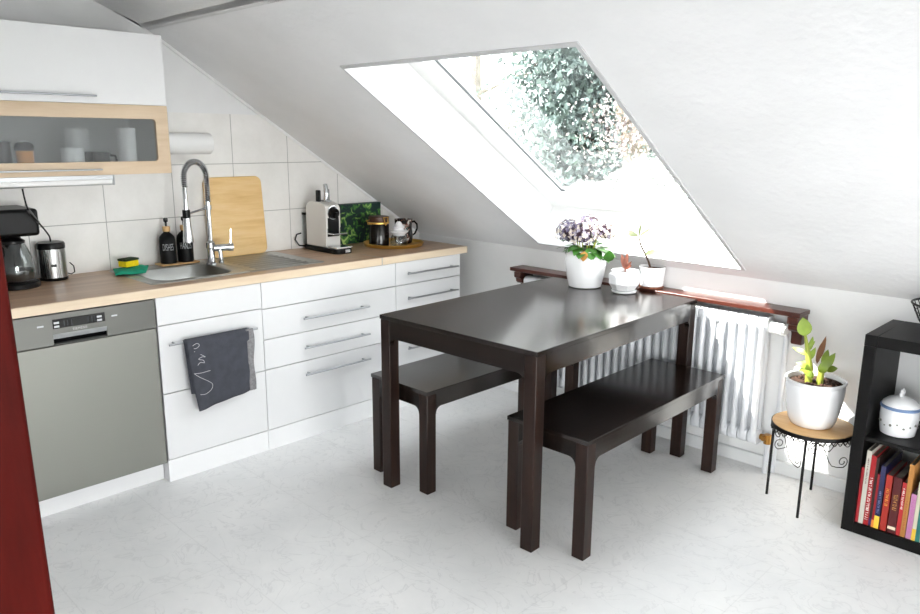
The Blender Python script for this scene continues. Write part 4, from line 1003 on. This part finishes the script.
# wire basket with fruit on top
t = thing('wire_basket', 'black wire bowl on top of the bookcase', 'bowl', (2.995, 2.44, BH))
m = MB()
m.tube([(.072*math.cos(2*PI*i/32), .072*math.sin(2*PI*i/32), .003) for i in range(32)], .003, 6, closed=True)
m.tube([(.128*math.cos(2*PI*i/40), .128*math.sin(2*PI*i/40), .11) for i in range(40)], .004, 6, closed=True)
for z, r_ in ((.03, .09), (.055, .104), (.08, .116)): m.tube([(r_*math.cos(2*PI*i/36), r_*math.sin(2*PI*i/36), z) for i in range(36)], .0016, 5, closed=True)
for i in range(30):
    a = 2*PI*i/30; m.tube([(.072*math.cos(a), .072*math.sin(a), .003), (.1*math.cos(a+.05), .1*math.sin(a+.05), .048), (.128*math.cos(a+.1), .128*math.sin(a+.1), .11)], .0016, 5)
for i in range(5): m.tube([(-.07, -.056+.028*i, .004), (.07, -.056+.028*i, .004)] if abs(-.056+.028*i) < .01 else [(-math.sqrt(.072**2-(-.056+.028*i)**2), -.056+.028*i, .004), (math.sqrt(.072**2-(-.056+.028*i)**2), -.056+.028*i, .004)], .0016, 5)
m.build('wire', 'wire', t)
for i, (fx_, fy_, lb) in enumerate(((-.045, -.02, 'brown-orange onion leftmost in the black wire bowl'), (.03, -.035, 'brown-orange onion at the front right of the wire bowl'), (.0, .045, 'brown-orange onion at the back of the wire bowl'))):
    o = MB(); o.sphere((0, 0, .036), .036, 18, 12, sz=.95)
    tag(o.build('onion', 'fruit', None, (2.995+fx_, 2.44+fy_, BH+.0065), angle=80), lb, 'onion', 'onions in the wire bowl')

# ------------------------------------------------------------------ outdoors
m = MB(); m.box(-60, 60, 4, 120, -7.3, -7.01); tag(m.build('lawn', 'grass', smooth=False), 'grass far below outside the skylight', 'grass', None, 'stuff')
def tree(label, loc, R3, n, size, mats, droop, seed, trunk_h, group='trees outside the skylight'):
    rn = random.Random(seed)
    t = thing('tree', label, 'tree', loc, 0, group)
    m = MB()
    m.tube([(0, 0, 0), (.1, 0, trunk_h*.5), (0, .1, trunk_h), (.1, 0, trunk_h+R3[2])], [.28, .22, .15, .04], 8)
    for i in range(26):
        a = rn.uniform(0, 2*PI); z = trunk_h + R3[2]*rn.uniform(-.7, .8); q = rn.uniform(.5, .95)
        m.tube([(0, 0, z-.3), (R3[0]*q*.5*math.cos(a), R3[1]*q*.5*math.sin(a), z+.15), (R3[0]*q*math.cos(a), R3[1]*q*math.sin(a), z+(-.5 if droop else .3))], [.06, .035, .01], 5)
    m.build('trunk', 'bark', t)
    m = MB()
    cl = []
    for i in range(n//22):
        z = rn.uniform(-1, 1); a = rn.uniform(0, 2*PI); q = math.sqrt(1-z*z)*rn.uniform(.35, 1)
        cl.append((R3[0]*q*math.cos(a), R3[1]*q*math.sin(a), trunk_h+R3[2]*z))
    for (cx_, cy_, cz_) in cl:
        for k in range(22):
            d = Vector((rn.gauss(0, 1), rn.gauss(0, 1), rn.gauss(0, 1)-(1.0 if droop else 0))).normalized()
            p = Vector((cx_, cy_, cz_))+Vector((rn.gauss(0, .25), rn.gauss(0, .25), rn.gauss(0, .28)))
            sd = d.cross(Vector((rn.random(), rn.random(), rn.random()+.01))).normalized(); l_ = size*rn.uniform(.7, 1.4); w_ = l_*.28
            m.mi = rn.randrange(len(mats))
            m.poly([p, p+d*l_*.5+sd*w_, p+d*l_, p+d*l_*.5-sd*w_])
    m.build('foliage', mats, t, smooth=False)
    return t
CAMP = Vector((3.5724, -.6539, 1.4516))
tree('big blue-green drooping tree seen through the skylight', (-3.7, 10.2, -7), (1.5, 1.4, 2.2), 26000, .13, ['fol1', 'fol2', 'fol1'], True, 5, 9.2)
tree('thin twiggy tree with few leaves far out left in the skylight', (-9.0, 12.5, -7), (2.4, 2.0, 2.4), 1500, .10, ['fol1', 'fol2'], False, 9, 9.3)
tree('small pale leaf cluster low at the right of the skylight', (-1.84, 8.0, -7), (.36, .36, .34), 2600, .05, ['fol3', 'fol3', 'fol2'], False, 11, 8.52)  # compact crown of pale leaves, set low right behind the pane

# ------------------------------------------------------------------ light
w = bpy.data.worlds.new('sky'); SC.world = w; w.use_nodes = True
nt = w.node_tree; bg = nt.nodes['Background']
tc = nt.nodes.new('ShaderNodeTexCoord'); sp = nt.nodes.new('ShaderNodeSeparateXYZ'); nt.links.new(tc.outputs['Generated'], sp.inputs[0])
rp = nt.nodes.new('ShaderNodeValToRGB'); rp.color_ramp.elements[0].position = 0; rp.color_ramp.elements[0].color = (1, 1, 1, 1)
rp.color_ramp.elements[1].position = .8; rp.color_ramp.elements[1].color = (.93, .965, 1, 1)
nt.links.new(sp.outputs['Z'], rp.inputs['Fac']); nt.links.new(rp.outputs['Color'], bg.inputs['Color']); bg.inputs['Strength'].default_value = 6.4
def lamp(name, kind, loc, d, energy, **kw):
    l = bpy.data.lights.new(name, kind); l.energy = energy
    for k, v in kw.items(): setattr(l, k, v)
    o = bpy.data.objects.new(name, l); COL.objects.link(o); o.location = loc
    o.rotation_euler = Vector(d).to_track_quat('-Z', 'Y').to_euler(); return o
lamp('sun', 'SUN', (0, 0, 6), (.60, .60, -1), 34.0, angle=math.radians(.6), color=(1, .965, .9))
lamp('daylight_rear_window', 'AREA', (5.1, BY-.25, 1.175), (0, 1, 0), 225, shape='RECTANGLE', size=5.0, size_y=2.05, color=(1, .995, .99))
lamp('daylight_right_window', 'AREA', (RX+.25, -.55, 1.075), (-1, 0, 0), 385, shape='RECTANGLE', size=2.9, size_y=1.55, color=(1, .99, .98))

# ------------------------------------------------------------------ camera and view
cam = bpy.data.cameras.new('camera'); co = bpy.data.objects.new('camera', cam); COL.objects.link(co)
co.location = CAMP; co.rotation_euler = (1.349305, -.006246, .778617)
cam.sensor_fit = 'HORIZONTAL'; cam.sensor_width = 36; cam.lens = 750.05/920*36; cam.clip_start = .05; cam.clip_end = 300
SC.camera = co
SC.view_settings.view_transform = 'Standard'; SC.view_settings.look = 'None'
SC.view_settings.exposure = 0.0; SC.view_settings.gamma = 1.0
try: SC.view_settings.use_curve_mapping = False
except Exception: pass
cy = SC.cycles
cy.max_bounces = 12; cy.diffuse_bounces = 6; cy.glossy_bounces = 4; cy.transmission_bounces = 8; cy.transparent_max_bounces = 12
cy.sample_clamp_indirect = 8; cy.caustics_reflective = False; cy.caustics_refractive = True
cy.use_denoising = True
